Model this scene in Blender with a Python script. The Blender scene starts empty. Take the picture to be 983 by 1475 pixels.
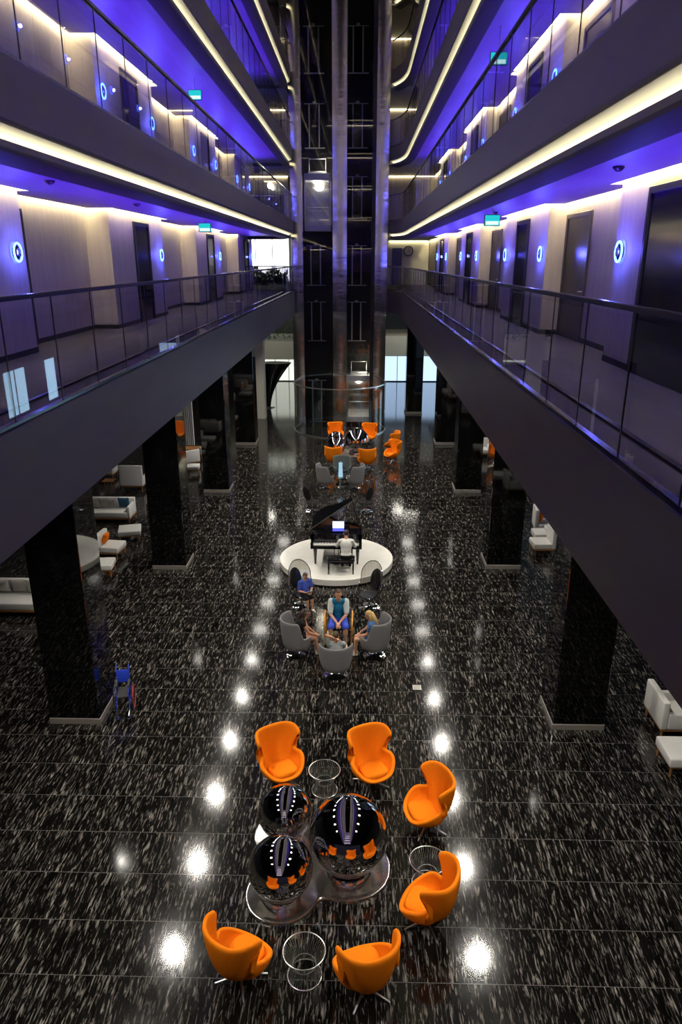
import bpy, bmesh, math, random
from mathutils import Vector, Matrix, noise
random.seed(7)
S = bpy.context.scene
C = S.collection
PI = math.pi
S.view_settings.view_transform = 'Standard'
S.view_settings.look = 'None'
S.view_settings.gamma = 1
S.view_settings.exposure = 0.0
S.view_settings.use_curve_mapping = False
S.cycles.max_bounces = 10
S.cycles.transparent_max_bounces = 24
S.cycles.glossy_bounces = 5
S.cycles.diffuse_bounces = 3
S.cycles.sample_clamp_indirect = 4.0
S.cycles.caustics_reflective = False
S.cycles.caustics_refractive = False
S.cycles.use_denoising = True

# ------------------------------------------------------------------ materials
def mat(name, col, rough=.5, metal=0., spec=.5, emit=None, es=0., coat=0., bump=None, var=None):
    m = bpy.data.materials.new(name); m.use_nodes = True
    nt = m.node_tree; b = nt.nodes['Principled BSDF']
    b.inputs['Base Color'].default_value = (*col, 1)
    b.inputs['Roughness'].default_value = rough
    b.inputs['Metallic'].default_value = metal
    b.inputs['Specular IOR Level'].default_value = spec
    b.inputs['Coat Weight'].default_value = coat
    if emit:
        b.inputs['Emission Color'].default_value = (*emit, 1)
        b.inputs['Emission Strength'].default_value = es
    if var or bump:
        tc = nt.nodes.new('ShaderNodeTexCoord'); mp = nt.nodes.new('ShaderNodeMapping')
        nz = nt.nodes.new('ShaderNodeTexNoise')
        sc = (var or bump)[0]
        if isinstance(sc, tuple): mp.inputs['Scale'].default_value = sc; nz.inputs['Scale'].default_value = 1
        else: nz.inputs['Scale'].default_value = sc
        nz.inputs['Detail'].default_value = 5
        nt.links.new(tc.outputs['Object'], mp.inputs[0]); nt.links.new(mp.outputs[0], nz.inputs['Vector'])
        if var:
            rp = nt.nodes.new('ShaderNodeValToRGB')
            k = var[1]
            rp.color_ramp.elements[0].position = .3; rp.color_ramp.elements[1].position = .7
            rp.color_ramp.elements[0].color = (*[c*(1-k) for c in col], 1)
            rp.color_ramp.elements[1].color = (*[min(1, c*(1+k)) for c in col], 1)
            nt.links.new(nz.outputs['Fac'], rp.inputs[0]); nt.links.new(rp.outputs[0], b.inputs['Base Color'])
        if bump:
            bp = nt.nodes.new('ShaderNodeBump'); bp.inputs['Strength'].default_value = bump[1]
            bp.inputs['Distance'].default_value = bump[2] if len(bump) > 2 else .01
            nt.links.new(nz.outputs['Fac'], bp.inputs['Height']); nt.links.new(bp.outputs[0], b.inputs['Normal'])
    return m

def glow(name, col, s):
    m = bpy.data.materials.new(name); m.use_nodes = True
    nt = m.node_tree; nt.nodes.clear()
    o = nt.nodes.new('ShaderNodeOutputMaterial'); e = nt.nodes.new('ShaderNodeEmission')
    e.inputs[0].default_value = (*col, 1); e.inputs[1].default_value = s
    nt.links.new(e.outputs[0], o.inputs[0]); return m

def pane(name, tint, f0=.05, k=.85, rough=0.):
    """clear sheet: see-through head on, mirror-like at a grazing angle (same from both sides)"""
    m = bpy.data.materials.new(name); m.use_nodes = True
    nt = m.node_tree; nt.nodes.clear(); N = nt.nodes.new; L = nt.links.new
    o = N('ShaderNodeOutputMaterial'); t = N('ShaderNodeBsdfTransparent')
    g = N('ShaderNodeBsdfGlossy'); x = N('ShaderNodeMixShader'); lw = N('ShaderNodeLayerWeight')
    pw = N('ShaderNodeMath'); pw.operation = 'POWER'; pw.inputs[1].default_value = 4.5
    ml = N('ShaderNodeMath'); ml.operation = 'MULTIPLY_ADD'; ml.inputs[1].default_value = k; ml.inputs[2].default_value = f0
    t.inputs[0].default_value = (*tint, 1); g.inputs['Roughness'].default_value = rough
    L(lw.outputs['Facing'], pw.inputs[0]); L(pw.outputs[0], ml.inputs[0]); L(ml.outputs[0], x.inputs[0])
    L(t.outputs[0], x.inputs[1]); L(g.outputs[0], x.inputs[2]); L(x.outputs[0], o.inputs[0])
    return m

def marble(name, base, fleck, lo, hi, rough, scale, tiles=None, spec=.5):
    m = bpy.data.materials.new(name); m.use_nodes = True
    nt = m.node_tree; b = nt.nodes['Principled BSDF']; N = nt.nodes.new; L = nt.links.new
    b.inputs['Roughness'].default_value = rough; b.inputs['Specular IOR Level'].default_value = spec
    tc = N('ShaderNodeTexCoord'); sx = N('ShaderNodeSeparateXYZ'); L(tc.outputs['Object'], sx.inputs[0])
    # every tile gets its own piece of stone
    def math_(op, a, bb=None):
        n = N('ShaderNodeMath'); n.operation = op
        for k, v in enumerate((a, bb)):
            if v is None: continue
            if isinstance(v, (int, float)): n.inputs[k].default_value = v
            else: L(v, n.inputs[k])
        return n.outputs[0]
    vec = tc.outputs['Object']
    if tiles:
        tx, ty, ox, oy = tiles
        ux = math_('DIVIDE', math_('SUBTRACT', sx.outputs[0], ox), tx); uy = math_('DIVIDE', math_('SUBTRACT', sx.outputs[1], oy), ty)
        ix = math_('FLOOR', ux); iy = math_('FLOOR', uy)
        off = N('ShaderNodeCombineXYZ'); L(math_('MULTIPLY', ix, 3.71), off.inputs[0]); L(math_('MULTIPLY', iy, 1.37), off.inputs[1]); L(math_('ADD', math_('MULTIPLY', ix, 5.3), math_('MULTIPLY', iy, 2.9)), off.inputs[2])
        va = N('ShaderNodeVectorMath'); va.operation = 'ADD'; L(vec, va.inputs[0]); L(off.outputs[0], va.inputs[1]); vec = va.outputs[0]
    mp = N('ShaderNodeMapping'); mp.inputs['Scale'].default_value = scale; L(vec, mp.inputs[0])
    nz = N('ShaderNodeTexNoise'); nz.inputs['Scale'].default_value = 1; nz.inputs['Detail'].default_value = 4; nz.inputs['Roughness'].default_value = .62; nz.inputs['Distortion'].default_value = .6
    L(mp.outputs[0], nz.inputs['Vector'])
    rp = N('ShaderNodeValToRGB'); rp.color_ramp.elements[0].position = lo; rp.color_ramp.elements[1].position = hi
    rp.color_ramp.elements[0].color = (*base, 1); rp.color_ramp.elements[1].color = (*fleck, 1)
    L(nz.outputs['Fac'], rp.inputs[0]); col = rp.outputs[0]
    mp2 = N('ShaderNodeMapping'); mp2.inputs['Scale'].default_value = (scale[0]*.30, scale[1]*.42, scale[2]*.4); L(vec, mp2.inputs[0])
    nz2 = N('ShaderNodeTexNoise'); nz2.inputs['Scale'].default_value = 1; nz2.inputs['Detail'].default_value = 3; L(mp2.outputs[0], nz2.inputs['Vector'])
    rp2 = N('ShaderNodeValToRGB'); rp2.color_ramp.elements[0].position = .38; rp2.color_ramp.elements[1].position = .62
    rp2.color_ramp.elements[0].color = (.34, .34, .34, 1); rp2.color_ramp.elements[1].color = (1, 1, 1, 1)
    L(nz2.outputs['Fac'], rp2.inputs[0])
    mx0 = N('ShaderNodeMix'); mx0.data_type = 'RGBA'; mx0.blend_type = 'MULTIPLY'; mx0.inputs[0].default_value = 1
    L(col, mx0.inputs[6]); L(rp2.outputs[0], mx0.inputs[7]); col = mx0.outputs[2]
    if tiles:
        fy = math_('FRACT', uy); fx = math_('FRACT', ux)
        ly = math_('LESS_THAN', fy, .011); lx = math_('LESS_THAN', fx, .004)
        ln = math_('MAXIMUM', ly, math_('MULTIPLY', lx, .35))
        mx = N('ShaderNodeMix'); mx.data_type = 'RGBA'; L(ln, mx.inputs[0]); L(col, mx.inputs[6]); mx.inputs[7].default_value = (.10, .097, .092, 1); col = mx.outputs[2]
    L(col, b.inputs['Base Color'])
    return m

M = {}
WASH = 62
M['floor'] = marble('black_marble', (.007, .0062, .0055), (.38, .345, .305), .525, .75, .10, (32, 4.2, 8), (1.8, .9, .3, .22), .55)
M['granite'] = marble('black_granite', (.004, .004, .0045), (.030, .029, .028), .60, .85, .035, (7, 7, 2.2), None, 1.1)
M['steel'] = mat('brushed_steel', (.62, .60, .58), .28, 1.0)
M['steel_band'] = mat('lift_steel', (.80, .77, .75), .17, 1.0, bump=((.35, .35, 1.1), .5, .05))
_n = M['steel_band'].node_tree; _t = _n.nodes.new('ShaderNodeTangent'); _t.direction_type = 'RADIAL'; _t.axis = 'Z'
_n.links.new(_t.outputs[0], _n.nodes['Principled BSDF'].inputs['Tangent']); _n.nodes['Principled BSDF'].inputs['Anisotropic'].default_value = .5
M['wire'] = mat('bright_wire', (.86, .85, .82), .3, 1.0)
M['chrome'] = mat('chrome', (.80, .79, .77), .05, 1.0)
M['mirror'] = mat('mirror_ball', (.72, .71, .70), .02, 1.0)
M['tray'] = mat('tray_steel', (.70, .67, .62), .22, 1.0)
M['plinth'] = mat('plinth_steel', (.40, .37, .32), .4, .5)
M['fascia'] = mat('fascia_paint', (.115, .107, .106), .45, 0, .35, var=((.6, .6, 3), .08))
M['roof'] = mat('roof_black', (.006, .006, .007), .7)
M['lip'] = mat('lip_paint', (.13, .125, .125), .5, 0, .4)
M['cove'] = mat('cove_paint', (.78, .77, .68), .6, 0, .3)
M['wallpaper'] = mat('wallpaper', (.55, .49, .42), .65, 0, .3, var=((9, 9, .8), .08))
M['ceil'] = mat('ceiling_paint', (.36, .345, .36), .4, 0, .45, var=((4, .5, 4), .12))
M['soffit'] = mat('soffit_paint', (.05, .05, .052), .5)
M['carpet'] = mat('carpet', (.035, .028, .042), .8, var=((1.5, .5, 1), .6))
M['rail'] = mat('rail_metal', (.12, .12, .13), .2, 1.0)
M['joint'] = mat('joint_rubber', (.012, .012, .014), .4)
M['glass'] = pane('balustrade_glass', (.90, .90, .93), .04, .45)
M['clear'] = pane('clear_glass', (.93, .96, .945), .04, .7)
M['shaft_glass'] = pane('shaft_glass', (.93, .93, .95), .05, .6)
M['acrylic'] = pane('smoked_acrylic', (.84, .83, .81), .16, .8)
M['warm'] = glow('warm_led', (1.0, .90, .58), 10)
M['warm_fill'] = glow('warm_end_fill', (1.0, .86, .50), 14)  # glow of the fill strips added on the far end walls
M['warm_line'] = glow('warm_wall_led', (1.0, .86, .50), WASH)
M['blue_led'] = glow('blue_led', (.16, .035, 1.0), 60)
M['sconce'] = glow('sconce_led', (.06, .14, 1.0), 13)
M['spot'] = glow('downlight_lens', (1, .96, .88), 34)
M['lamp'] = glow('lamp_glow', (1, .75, .4), 12)
M['exit'] = glow('exit_face', (.02, .55, .62), 1.1)
M['exit_white'] = glow('exit_white', (.65, 1.0, 1.0), 1.3)
M['day'] = glow('bright_window', (1.0, .99, .93), 3.0)
M['day_soft'] = glow('pale_window', (.95, 1.0, .86), 1.1)
M['dayblue_strong'] = glow('bright_blue_window', (.45, .75, 1.0), 5)
M['dayblue'] = glow('blue_window', (.50, .70, 1.0), 1.5)
M['dark'] = mat('dark_panel', (.012, .012, .014), .12, 0, .6)
M['door'] = mat('door_wood', (.022, .018, .020), .3, 0, .5)
M['frame'] = mat('door_frame', (.11, .10, .095), .35, .6)
M['black'] = mat('matt_black', (.010, .010, .011), .5)
M['shaft'] = mat('shaft_wall', (.010, .010, .013), .5)
M['shaftline'] = mat('shaft_metal', (.75, .74, .78), .4, .2)
M['orange'] = mat('orange_felt', (.92, .225, .004), .85, 0, .15, var=(60, .06))
M['orange2'] = mat('orange_cushion', (.85, .20, .01), .85, 0, .15)
M['grey'] = mat('grey_felt', (.22, .215, .215), .8, 0, .2, var=(70, .05))
M['greyin'] = mat('dark_felt', (.035, .036, .04), .8, 0, .2)
M['greygreen'] = mat('slate_felt', (.12, .14, .135), .8, 0, .2)
M['white'] = mat('white_leather', (.74, .73, .68), .45, 0, .4)
M['stone'] = mat('white_marble', (.80, .78, .72), .25, 0, .5, var=((2, 2, 2), .06))
M['cream'] = mat('cream_paint', (.78, .76, .64), .5)
M['wood'] = mat('oak_wood', (.35, .16, .05), .45, var=((3, 3, 14), .25))
M['wood_light'] = mat('yellow_wood', (.72, .34, .06), .45)
M['lacquer'] = mat('piano_lacquer', (.006, .006, .008), .06, 0, .6, coat=.5)
M['ivory'] = mat('ivory_keys', (.82, .80, .74), .3)
M['brass'] = mat('piano_brass', (.25, .10, .04), .3, .9)
M['screen'] = glow('screen', (.72, .78, 1.0), 2.2)
M['screen_blue'] = glow('screen_blue', (.10, .12, .9), 1.6)
M['bluevase'] = glow('lit_blue_glass', (.45, .75, .95), .8)
M['skin'] = mat('skin', (.62, .32, .20), .55, 0, .3)
M['skin_tan'] = mat('tan_skin', (.55, .27, .16), .55, 0, .3)
M['hair_brown'] = mat('brown_hair', (.07, .035, .02), .6)
M['hair_dark'] = mat('dark_hair', (.025, .014, .012), .5)
M['hair_blond'] = mat('blond_hair', (.55, .37, .13), .6)
M['eye'] = mat('eye_dark', (.02, .015, .012), .2)
M['lipcol'] = mat('mouth', (.42, .13, .11), .5)
M['shirt_white'] = mat('white_shirt', (.80, .79, .74), .8, 0, .2)
M['shirt_blue'] = mat('blue_shirt', (.06, .10, .42), .8, 0, .2)
M['shirt_teal'] = mat('teal_shirt', (.012, .16, .30), .8, 0, .2)
M['sleeve'] = mat('pale_sleeve', (.58, .62, .60), .8, 0, .2)
M['denim'] = mat('denim', (.06, .13, .28), .8, 0, .2)
M['shorts_blue'] = mat('blue_shorts', (.05, .09, .55), .8, 0, .2)
M['cloth_black'] = mat('black_cloth', (.010, .009, .010), .8, 0, .2)
M['cloth_grey'] = mat('grey_cloth', (.36, .40, .39), .8, 0, .2)
M['blue_vinyl'] = mat('blue_vinyl', (.02, .06, .60), .5)
M['tyre'] = mat('tyre_rubber', (.03, .03, .03), .7)
M['red'] = mat('red_paint', (.65, .04, .02), .4)
M['leaf'] = mat('leaf_green', (.06, .20, .05), .6, var=(8, .4))
M['yellow'] = mat('yellow_drink', (.75, .55, .03), .3)
M['lime'] = mat('lime_drink', (.25, .55, .04), .3)
M['teal'] = mat('teal_cushion', (.02, .09, .16), .8)
M['cush'] = mat('grey_cushion', (.40, .38, .34), .85, var=((14, 14, 14), .12))
M['ink'] = mat('black_ink', (.01, .01, .01), .6)
M['curtain'] = mat('sheer_curtain', (.60, .60, .56), .8)

# ------------------------------------------------------------------ mesh helpers
def newbm(): return bmesh.new()
def fin(bm, name, m, parent=None, smooth=True, ang=40, loc=None):
    bmesh.ops.recalc_face_normals(bm, faces=bm.faces[:])
    me = bpy.data.meshes.new(name); bm.to_mesh(me); bm.free()
    if isinstance(m, (list, tuple)):
        for q in m: me.materials.append(q)
    else: me.materials.append(m)
    if smooth:
        for p in me.polygons: p.use_smooth = True
        if ang: me.set_sharp_from_angle(angle=math.radians(ang))
    o = bpy.data.objects.new(name, me); C.objects.link(o)
    if parent is not None: o.parent = parent
    if loc is not None: o.location = loc
    return o

def box(bm, x0, x1, y0, y1, z0, z1, bev=0., seg=2, mx=None):
    r = bmesh.ops.create_cube(bm, size=1)
    vs = r['verts']
    for v in vs:
        v.co = Vector(((x0+x1)/2 + v.co.x*(x1-x0), (y0+y1)/2 + v.co.y*(y1-y0), (z0+z1)/2 + v.co.z*(z1-z0)))
    if bev > 0:
        es = list({e for v in vs for e in v.link_edges})
        rr = bmesh.ops.bevel(bm, geom=es, offset=bev, segments=seg, profile=.5, affect='EDGES')
        vs = list({v for f in rr['faces'] for v in f.verts} | {v for v in vs if v.is_valid})
    if mx is not None:
        for v in vs: v.co = mx @ v.co
    return vs

def tube(bm, pts, r, seg=8, cyclic=False, caps=True):
    pts = [Vector(p) for p in pts]; n = len(pts)
    rr = r if isinstance(r, (list, tuple)) else [r]*n
    rings = []; up = Vector((0, 0, 1)); prev = None
    for i, p in enumerate(pts):
        if cyclic: t = pts[(i+1) % n] - pts[i-1]
        else: t = pts[min(i+1, n-1)] - pts[max(i-1, 0)]
        t.normalize()
        if prev is None:
            a = t.cross(up)
            if a.length < .05: a = t.cross(Vector((1, 0, 0)))
        else:
            a = prev - t*prev.dot(t)
            if a.length < 1e-4: a = t.cross(up)
        a.normalize(); b = t.cross(a); prev = a
        rings.append([bm.verts.new(p + (a*math.cos(2*PI*k/seg) + b*math.sin(2*PI*k/seg))*rr[i]) for k in range(seg)])
    m = n if cyclic else n-1
    for i in range(m):
        A, B = rings[i], rings[(i+1) % n]
        for k in range(seg): bm.faces.new((A[k], A[(k+1) % seg], B[(k+1) % seg], B[k]))
    if not cyclic and caps:
        bm.faces.new(rings[0][::-1]); bm.faces.new(rings[-1])

def ring(bm, c, R, r, seg=32, s2=8, ax='z', sq=1.):
    pts = []
    for k in range(seg):
        a = 2*PI*k/seg; u, v = R*math.cos(a), R*math.sin(a)*sq
        pts.append(Vector(c) + (Vector((u, v, 0)) if ax == 'z' else Vector((0, u, v)) if ax == 'x' else Vector((u, 0, v))))
    tube(bm, pts, r, s2, True)

def lathe(bm, prof, c=(0, 0, 0), seg=24, a0=0, a1=2*PI):
    c = Vector(c); full = abs(a1-a0-2*PI) < 1e-6; n = seg if full else seg+1
    R = []
    for r, z in prof:
        if r < 1e-6: R.append([bm.verts.new(c+Vector((0, 0, z)))]); continue
        R.append([bm.verts.new(c + Vector((r*math.cos(a0+(a1-a0)*k/seg), r*math.sin(a0+(a1-a0)*k/seg), z))) for k in range(n)])
    for A, B in zip(R, R[1:]):
        for k in range(n if full else n-1):
            k2 = (k+1) % n
            if len(A) == 1 and len(B) == 1: continue
            if len(A) == 1: bm.faces.new((A[0], B[k2], B[k]))
            elif len(B) == 1: bm.faces.new((A[k], A[k2], B[0]))
            else: bm.faces.new((A[k], A[k2], B[k2], B[k]))

def ball(bm, c, r, sc=(1, 1, 1), u=20, v=14, mx=None):
    q = bmesh.ops.create_uvsphere(bm, u_segments=u, v_segments=v, radius=r)
    for w in q['verts']:
        p = Vector((w.co.x*sc[0], w.co.y*sc[1], w.co.z*sc[2]))
        if mx is not None: p = mx @ p
        w.co = p + Vector(c)

def prism(bm, poly, z0, z1):
    a = [bm.verts.new((x, y, z0)) for x, y in poly]; b = [bm.verts.new((x, y, z1)) for x, y in poly]
    n = len(poly)
    for i in range(n): bm.faces.new((a[i], a[(i+1) % n], b[(i+1) % n], b[i]))
    bm.faces.new(a[::-1]); bm.faces.new(b)

def offs(path, d, sign):
    """move a plan polyline sideways by d (sign +1: to the right of travel)"""
    out = []; n = len(path)
    for i in range(n):
        p = Vector(path[i])
        t0 = (Vector(path[i]) - Vector(path[i-1])).normalized() if i > 0 else None
        t1 = (Vector(path[i+1]) - Vector(path[i])).normalized() if i < n-1 else None
        if t0 is None: t0 = t1
        if t1 is None: t1 = t0
        n0 = Vector((t0.y, -t0.x)); n1 = Vector((t1.y, -t1.x)); nn = (n0+n1).normalized()
        k = d / max(.35, nn.dot(n0))
        out.append((p.x + nn.x*k*sign, p.y + nn.y*k*sign))
    return out

def sweep(bm, path, prof, sign, z, closed=True):
    cols = []
    for d, h in prof:
        cols.append([bm.verts.new((x, y, z+h)) for x, y in offs(path, d, sign)])
    n = len(prof); m = len(path)
    for j in range(n if closed else n-1):
        A, B = cols[j], cols[(j+1) % n]
        for i in range(m-1): bm.faces.new((A[i], A[i+1], B[i+1], B[i]))
    if closed:
        bm.faces.new([c[0] for c in cols]); bm.faces.new([c[-1] for c in cols][::-1])

# ------------------------------------------------------------------ object helpers
def thing(name, label, cat, loc=(0, 0, 0), rz=0., group=None):
    o = bpy.data.objects.new(name, None); C.objects.link(o); o.empty_display_size = .1
    o.location = loc; o.rotation_euler = (0, 0, rz); o['label'] = label; o['category'] = cat
    if group: o['group'] = group
    return o
def tag(o, label, cat, group=None, kind=None):
    o['label'] = label; o['category'] = cat
    if group: o['group'] = group
    if kind: o['kind'] = kind
    return o
def struct(name, bm, m, smooth=False, parent=None):
    o = fin(bm, name, m, parent, smooth)
    if parent is None: o['kind'] = 'structure'
    return o
def dup(root, loc, rz, label, group=None, scale=None):
    def cp(o, par):
        c = o.copy(); C.objects.link(c); c.parent = par
        for ch in kids.get(o.name, []): cp(ch, c)
        return c
    kids = {}
    for o in C.objects:
        if o.parent: kids.setdefault(o.parent.name, []).append(o)
    r = cp(root, None); r.location = loc; r.rotation_euler = (0, 0, rz); r['label'] = label
    if group: r['group'] = group
    if scale: r.scale = scale
    return r
def face(fx, fy): return math.atan2(-fx, fy)      # turn local +Y to this direction
def dozen(k): return ['first', 'second', 'third', 'fourth', 'fifth', 'sixth', 'seventh', 'eighth', 'ninth', 'tenth', 'eleventh', 'twelfth', 'thirteenth', 'fourteenth', 'fifteenth'][k]

# ------------------------------------------------------------------ camera
cd = bpy.data.cameras.new('camera'); cam = bpy.data.objects.new('camera', cd); C.objects.link(cam); S.camera = cam
cd.sensor_fit = 'HORIZONTAL'; cd.sensor_width = 36; cd.lens = 36*1048/983; cd.clip_end = 300; cd.clip_start = .05
Rm = ((0.99971492, 0.00784339, -0.02255108), (0.02387614, -0.3284095, 0.94423362), (0., -0.94450288, -0.32850315))
mw = Matrix(((Rm[0][0], -Rm[0][1], -Rm[0][2], 0), (Rm[1][0], -Rm[1][1], -Rm[1][2], 0), (Rm[2][0], -Rm[2][1], -Rm[2][2], 9.5), (0, 0, 0, 1)))
cam.matrix_world = mw

# ------------------------------------------------------------------ levels and shell
ZF = lambda k: 7.83 + 3.6*(k-1)
XL, XR = -3.55, 2.2
Y0, YE = -12.0, 42.0
def arc(cx, cy, r, a0, a1, n): return [(cx + r*math.cos(a0+(a1-a0)*i/n), cy + r*math.sin(a0+(a1-a0)*i/n)) for i in range(n+1)]
def ys(a, b, n): return [a+(b-a)*i/n for i in range(n+1)]
PL = [(XL, y) for y in ys(Y0, 41.7, 12)] + arc(XL-.8, 41.7, .8, 0, PI/2, 6)[1:] + [(-7.5, 42.5), (-12, 42.5)]
# at the lift core the right-hand balcony swings in to meet the steel
PR = [(XR, y) for y in ys(Y0, 38.6, 12)] + [(2.195, 39.2), (2.175, 39.8), (2.13, 40.4), (2.05, 41.0), (1.94, 41.5), (1.80, 41.95), (1.66, 42.3), (1.54, 42.52)]
LEV = range(1, 7)

bm = newbm(); box(bm, -16, 14, Y0-3, 62, -.3, 0)
struct('floor', bm, M['floor'])

LBAY = [(8.9+9.9*k, 13.9+9.9*k) for k in range(-1, 4)]
RBAY = [(7.95+9.75*k, 12.95+9.75*k) for k in range(-1, 4)]
def wallpath(bays, xb, xr):
    p = []
    for a, b in bays:
        p += [(xr, a), (xb, a), (xb, b), (xr, b)]
    p = [(xr, Y0)] + [q for q in p if q[1] > Y0] + [(xr, YE if xb < 0 else 52)]
    return p
WL, WR = wallpath(LBAY, -6.08, -6.67), wallpath(RBAY, 4.25, 4.69)

tn = [0]
def tname(): tn[0] += 1; return 'trim_%d' % tn[0]
PANE = 1.3
UP = 760
def balustrade(path, sign, zf, label, ytop=None, drop=None):
    """glass panels on the slab edge under one metal handrail"""
    z0 = zf
    inner = offs(path, .07, sign)
    L = [Vector(p) for p in inner]
    t = thing('glass_balustrade', label, 'railing', (L[0].x, L[0].y, z0))
    o0 = Vector((L[0].x, L[0].y, z0))
    # walk the path in steps of one pane
    seg = []; cur = L[0]; pts = [cur]; need = PANE
    for a, b in zip(L, L[1:]):
        d = (b-a).length; s = 0
        while d - s > need:
            s += need; p = a + (b-a)*(s/d); pts.append(p); seg.append(pts); pts = [p]; need = PANE
        need -= d - s; pts.append(b)
        if need < .05: need = .05
    if len(pts) > 1 and (pts[-1]-pts[0]).length > .3: seg.append(pts)
    for s in seg:
        s = [p for i, p in enumerate(s) if i == 0 or (p - s[i-1]).length > 1e-3]
        if len(s) < 2: continue
        d0 = (s[1]-s[0]).normalized()*.006; d1 = (s[-1]-s[-2]).normalized()*.006
        s = [s[0]+d0] + s[1:-1] + [s[-1]-d1]
        bm = newbm()
        sweep(bm, [(p.x-o0.x, p.y-o0.y) for p in s], [(-.006, .0), (.006, .0), (.006, 1.26), (-.006, 1.26)], sign, 0)
        g = fin(bm, 'glass_panel', M['glass'], t, False)
        bm = newbm()
        p = s[-1]+d1*1.0; box(bm, p.x-o0.x-.006, p.x-o0.x+.006, p.y-o0.y-.008, p.y-o0.y+.008, 0, 1.26)
        fin(bm, 'joint', M['joint'], g, False)
    bm = newbm(); pr = [(p.x-o0.x, p.y-o0.y) for p in L]
    sweep(bm, pr, [(-.03, 1.26), (.03, 1.26), (.03, 1.30), (.02, 1.31), (-.02, 1.31), (-.03, 1.30)], sign, 0)
    fin(bm, 'handrail', M['rail'], t, False)
    bm = newbm(); sweep(bm, pr, [(-.035, 0), (.035, 0), (.035, .05), (-.035, .05)], sign, 0)
    fin(bm, 'base_rail', M['rail'], t, False)
    return t

ORD = {1: 'lowest', 2: 'second', 3: 'third', 4: 'fourth', 5: 'fifth', 6: 'sixth'}
for side, path, sign, wp, xw in (('left', PL, -1, WL, -7.2), ('right', PR, 1, WR, 5.2)):
    for k in LEV:
        z = ZF(k)
        if k == 1:
            bm = newbm(); sweep(bm, path, [(0, 0), (0, -1.2), (.16, -1.2), (.16, 0)], sign, z)
            struct(tname(), bm, M['fascia'])
            # floor slab of the first balcony reaches over the hall's side bays
            bm = newbm(); q = offs(path, .15, sign)
            xo = -16 if side == 'left' else 14
            ye = 42.3
            box(bm, min(xo, q[0][0]), max(xo, q[0][0]), Y0, ye if side == 'left' else 45, z-1.19, z-.9)
            struct('ceiling', bm, M['soffit'])
        else:
            bm = newbm(); sweep(bm, path, [(0, 0), (0, -.60), (.012, -.63), (.035, -.645), (.06, -.62), (.06, 0)], sign, z)
            struct(tname(), bm, M['fascia'])
            bm = newbm(); sweep(bm, path, [(.03, -.58), (.03, -.642), (.10, -.662), (.18, -.69), (.25, -.73), (.285, -.77), (.295, -.815), (.31, -.815), (.31, -.58)], sign, z)
            struct(tname(), bm, M['cove'], True)
            bm = newbm(); sweep(bm, path, [(.13, -.765), (.13, -.835), (.15, -.87), (.48, -.93), (.50, -.92), (.50, -.78), (.33, -.78), (.33, -.82), (.16, -.82), (.16, -.765)], sign, z)
            struct(tname(), bm, M['lip'])
            bm = newbm(); sweep(bm, path, [(.19, -.818), (.25, -.818), (.25, -.800), (.19, -.800)], sign, z)
            o = fin(bm, 'cove_light', M['warm'], None, False)
            tag(o, 'warm white LED strip in the %s cove under the %s balcony edge' % (side, ORD[k]), 'light')
            bm = newbm()
            xa, xb = (path[0][0]+.48*sign, xw)
            edge = [q for q in offs(wp, -.16, sign)]
            prism(bm, [(xa, Y0)] + [(x_, min(y_, 42.6)) for x_, y_ in edge if y_ <= 42.7] + ([(edge[-1][0], 42.6)] if edge[-1][1] > 42.6 else []) + [(xa, 42.6 if edge[-1][1] > 42.6 else edge[-1][1])], z-.78, z-.70)
            if side == 'right': box(bm, 1.5, 4.53, 42.61, 51.7, z-.78, z-.70)
            else: box(bm, -12, -3.9, 42.61, 44, z-.78, z-.70)
            struct('ceiling', bm, M['ceil'])
        # corridor floor
        bm = newbm()
        xa, xb = (path[0][0]+(.155 if k == 1 else .28)*sign, xw)
        box(bm, min(xa, xb), max(xa, xb), Y0, 42.3, z-.30 if k == 1 else z-.55, z)
        if side == 'right': box(bm, 1.7, 5.4, 42.31, 52, z-.30, z)
        struct('floor', bm, M['carpet'])
        balustrade(path, sign, z, 'clear glass balustrade with dark metal handrail on the %s %s balcony' % (ORD[k], side))
        if k <= 5:
            # violet uplight in a channel along the foot of the glass
            x = path[0][0]+.5*sign
            bm = newbm(); box(bm, x-.03, x+.03, Y0, 40, z+.001, z+.03)
            o = fin(bm, 'floor_light_channel', M['rail'], None, False)
            tag(o, 'metal light channel along the floor behind the glass of the %s %s balcony' % (ORD[k], side), 'light')
            ld = bpy.data.lights.new('violet_uplight', 'AREA'); ld.shape = 'RECTANGLE'; ld.size = .05; ld.size_y = 51; ld.energy = UP; ld.color = (.10, .015, 1); ld.spread = math.radians(58)
            lo = bpy.data.objects.new('violet_uplight', ld); C.objects.link(lo); lo.parent = o; lo.location = (x, 14.2, z+.035); lo.rotation_euler = (PI, sign*math.radians(19), 0)
        # corridor wall
        zt = z + 2.82
        if k <= 5:
            bm = newbm(); sweep(bm, wp, [(0, 0), (.15, 0), (.15, 3.03), (0, 3.03)], sign, z)
            o = fin(bm, 'wall_%s' % side, M['wallpaper'], None, False); o['kind'] = 'structure'
            bm = newbm(); sweep(bm, offs(wp, -.012, sign), [(0, 0), (.011, 0), (.011, .10), (0, .10)], sign, z)
            o = fin(bm, 'baseboard_%s' % side, M['black'], None, False); o['kind'] = 'structure'
            bm = newbm(); sweep(bm, offs(wp, -.06, sign), [(-.05, 2.925), (.0, 2.925), (.0, 2.945), (-.05, 2.945)], sign, z)
            o = fin(bm, 'wall_wash_light', M['warm_line'], None, False)
            tag(o, 'warm light line along the %s corridor wall top on the %s balcony' % (side, ORD[k]), 'light')

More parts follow.
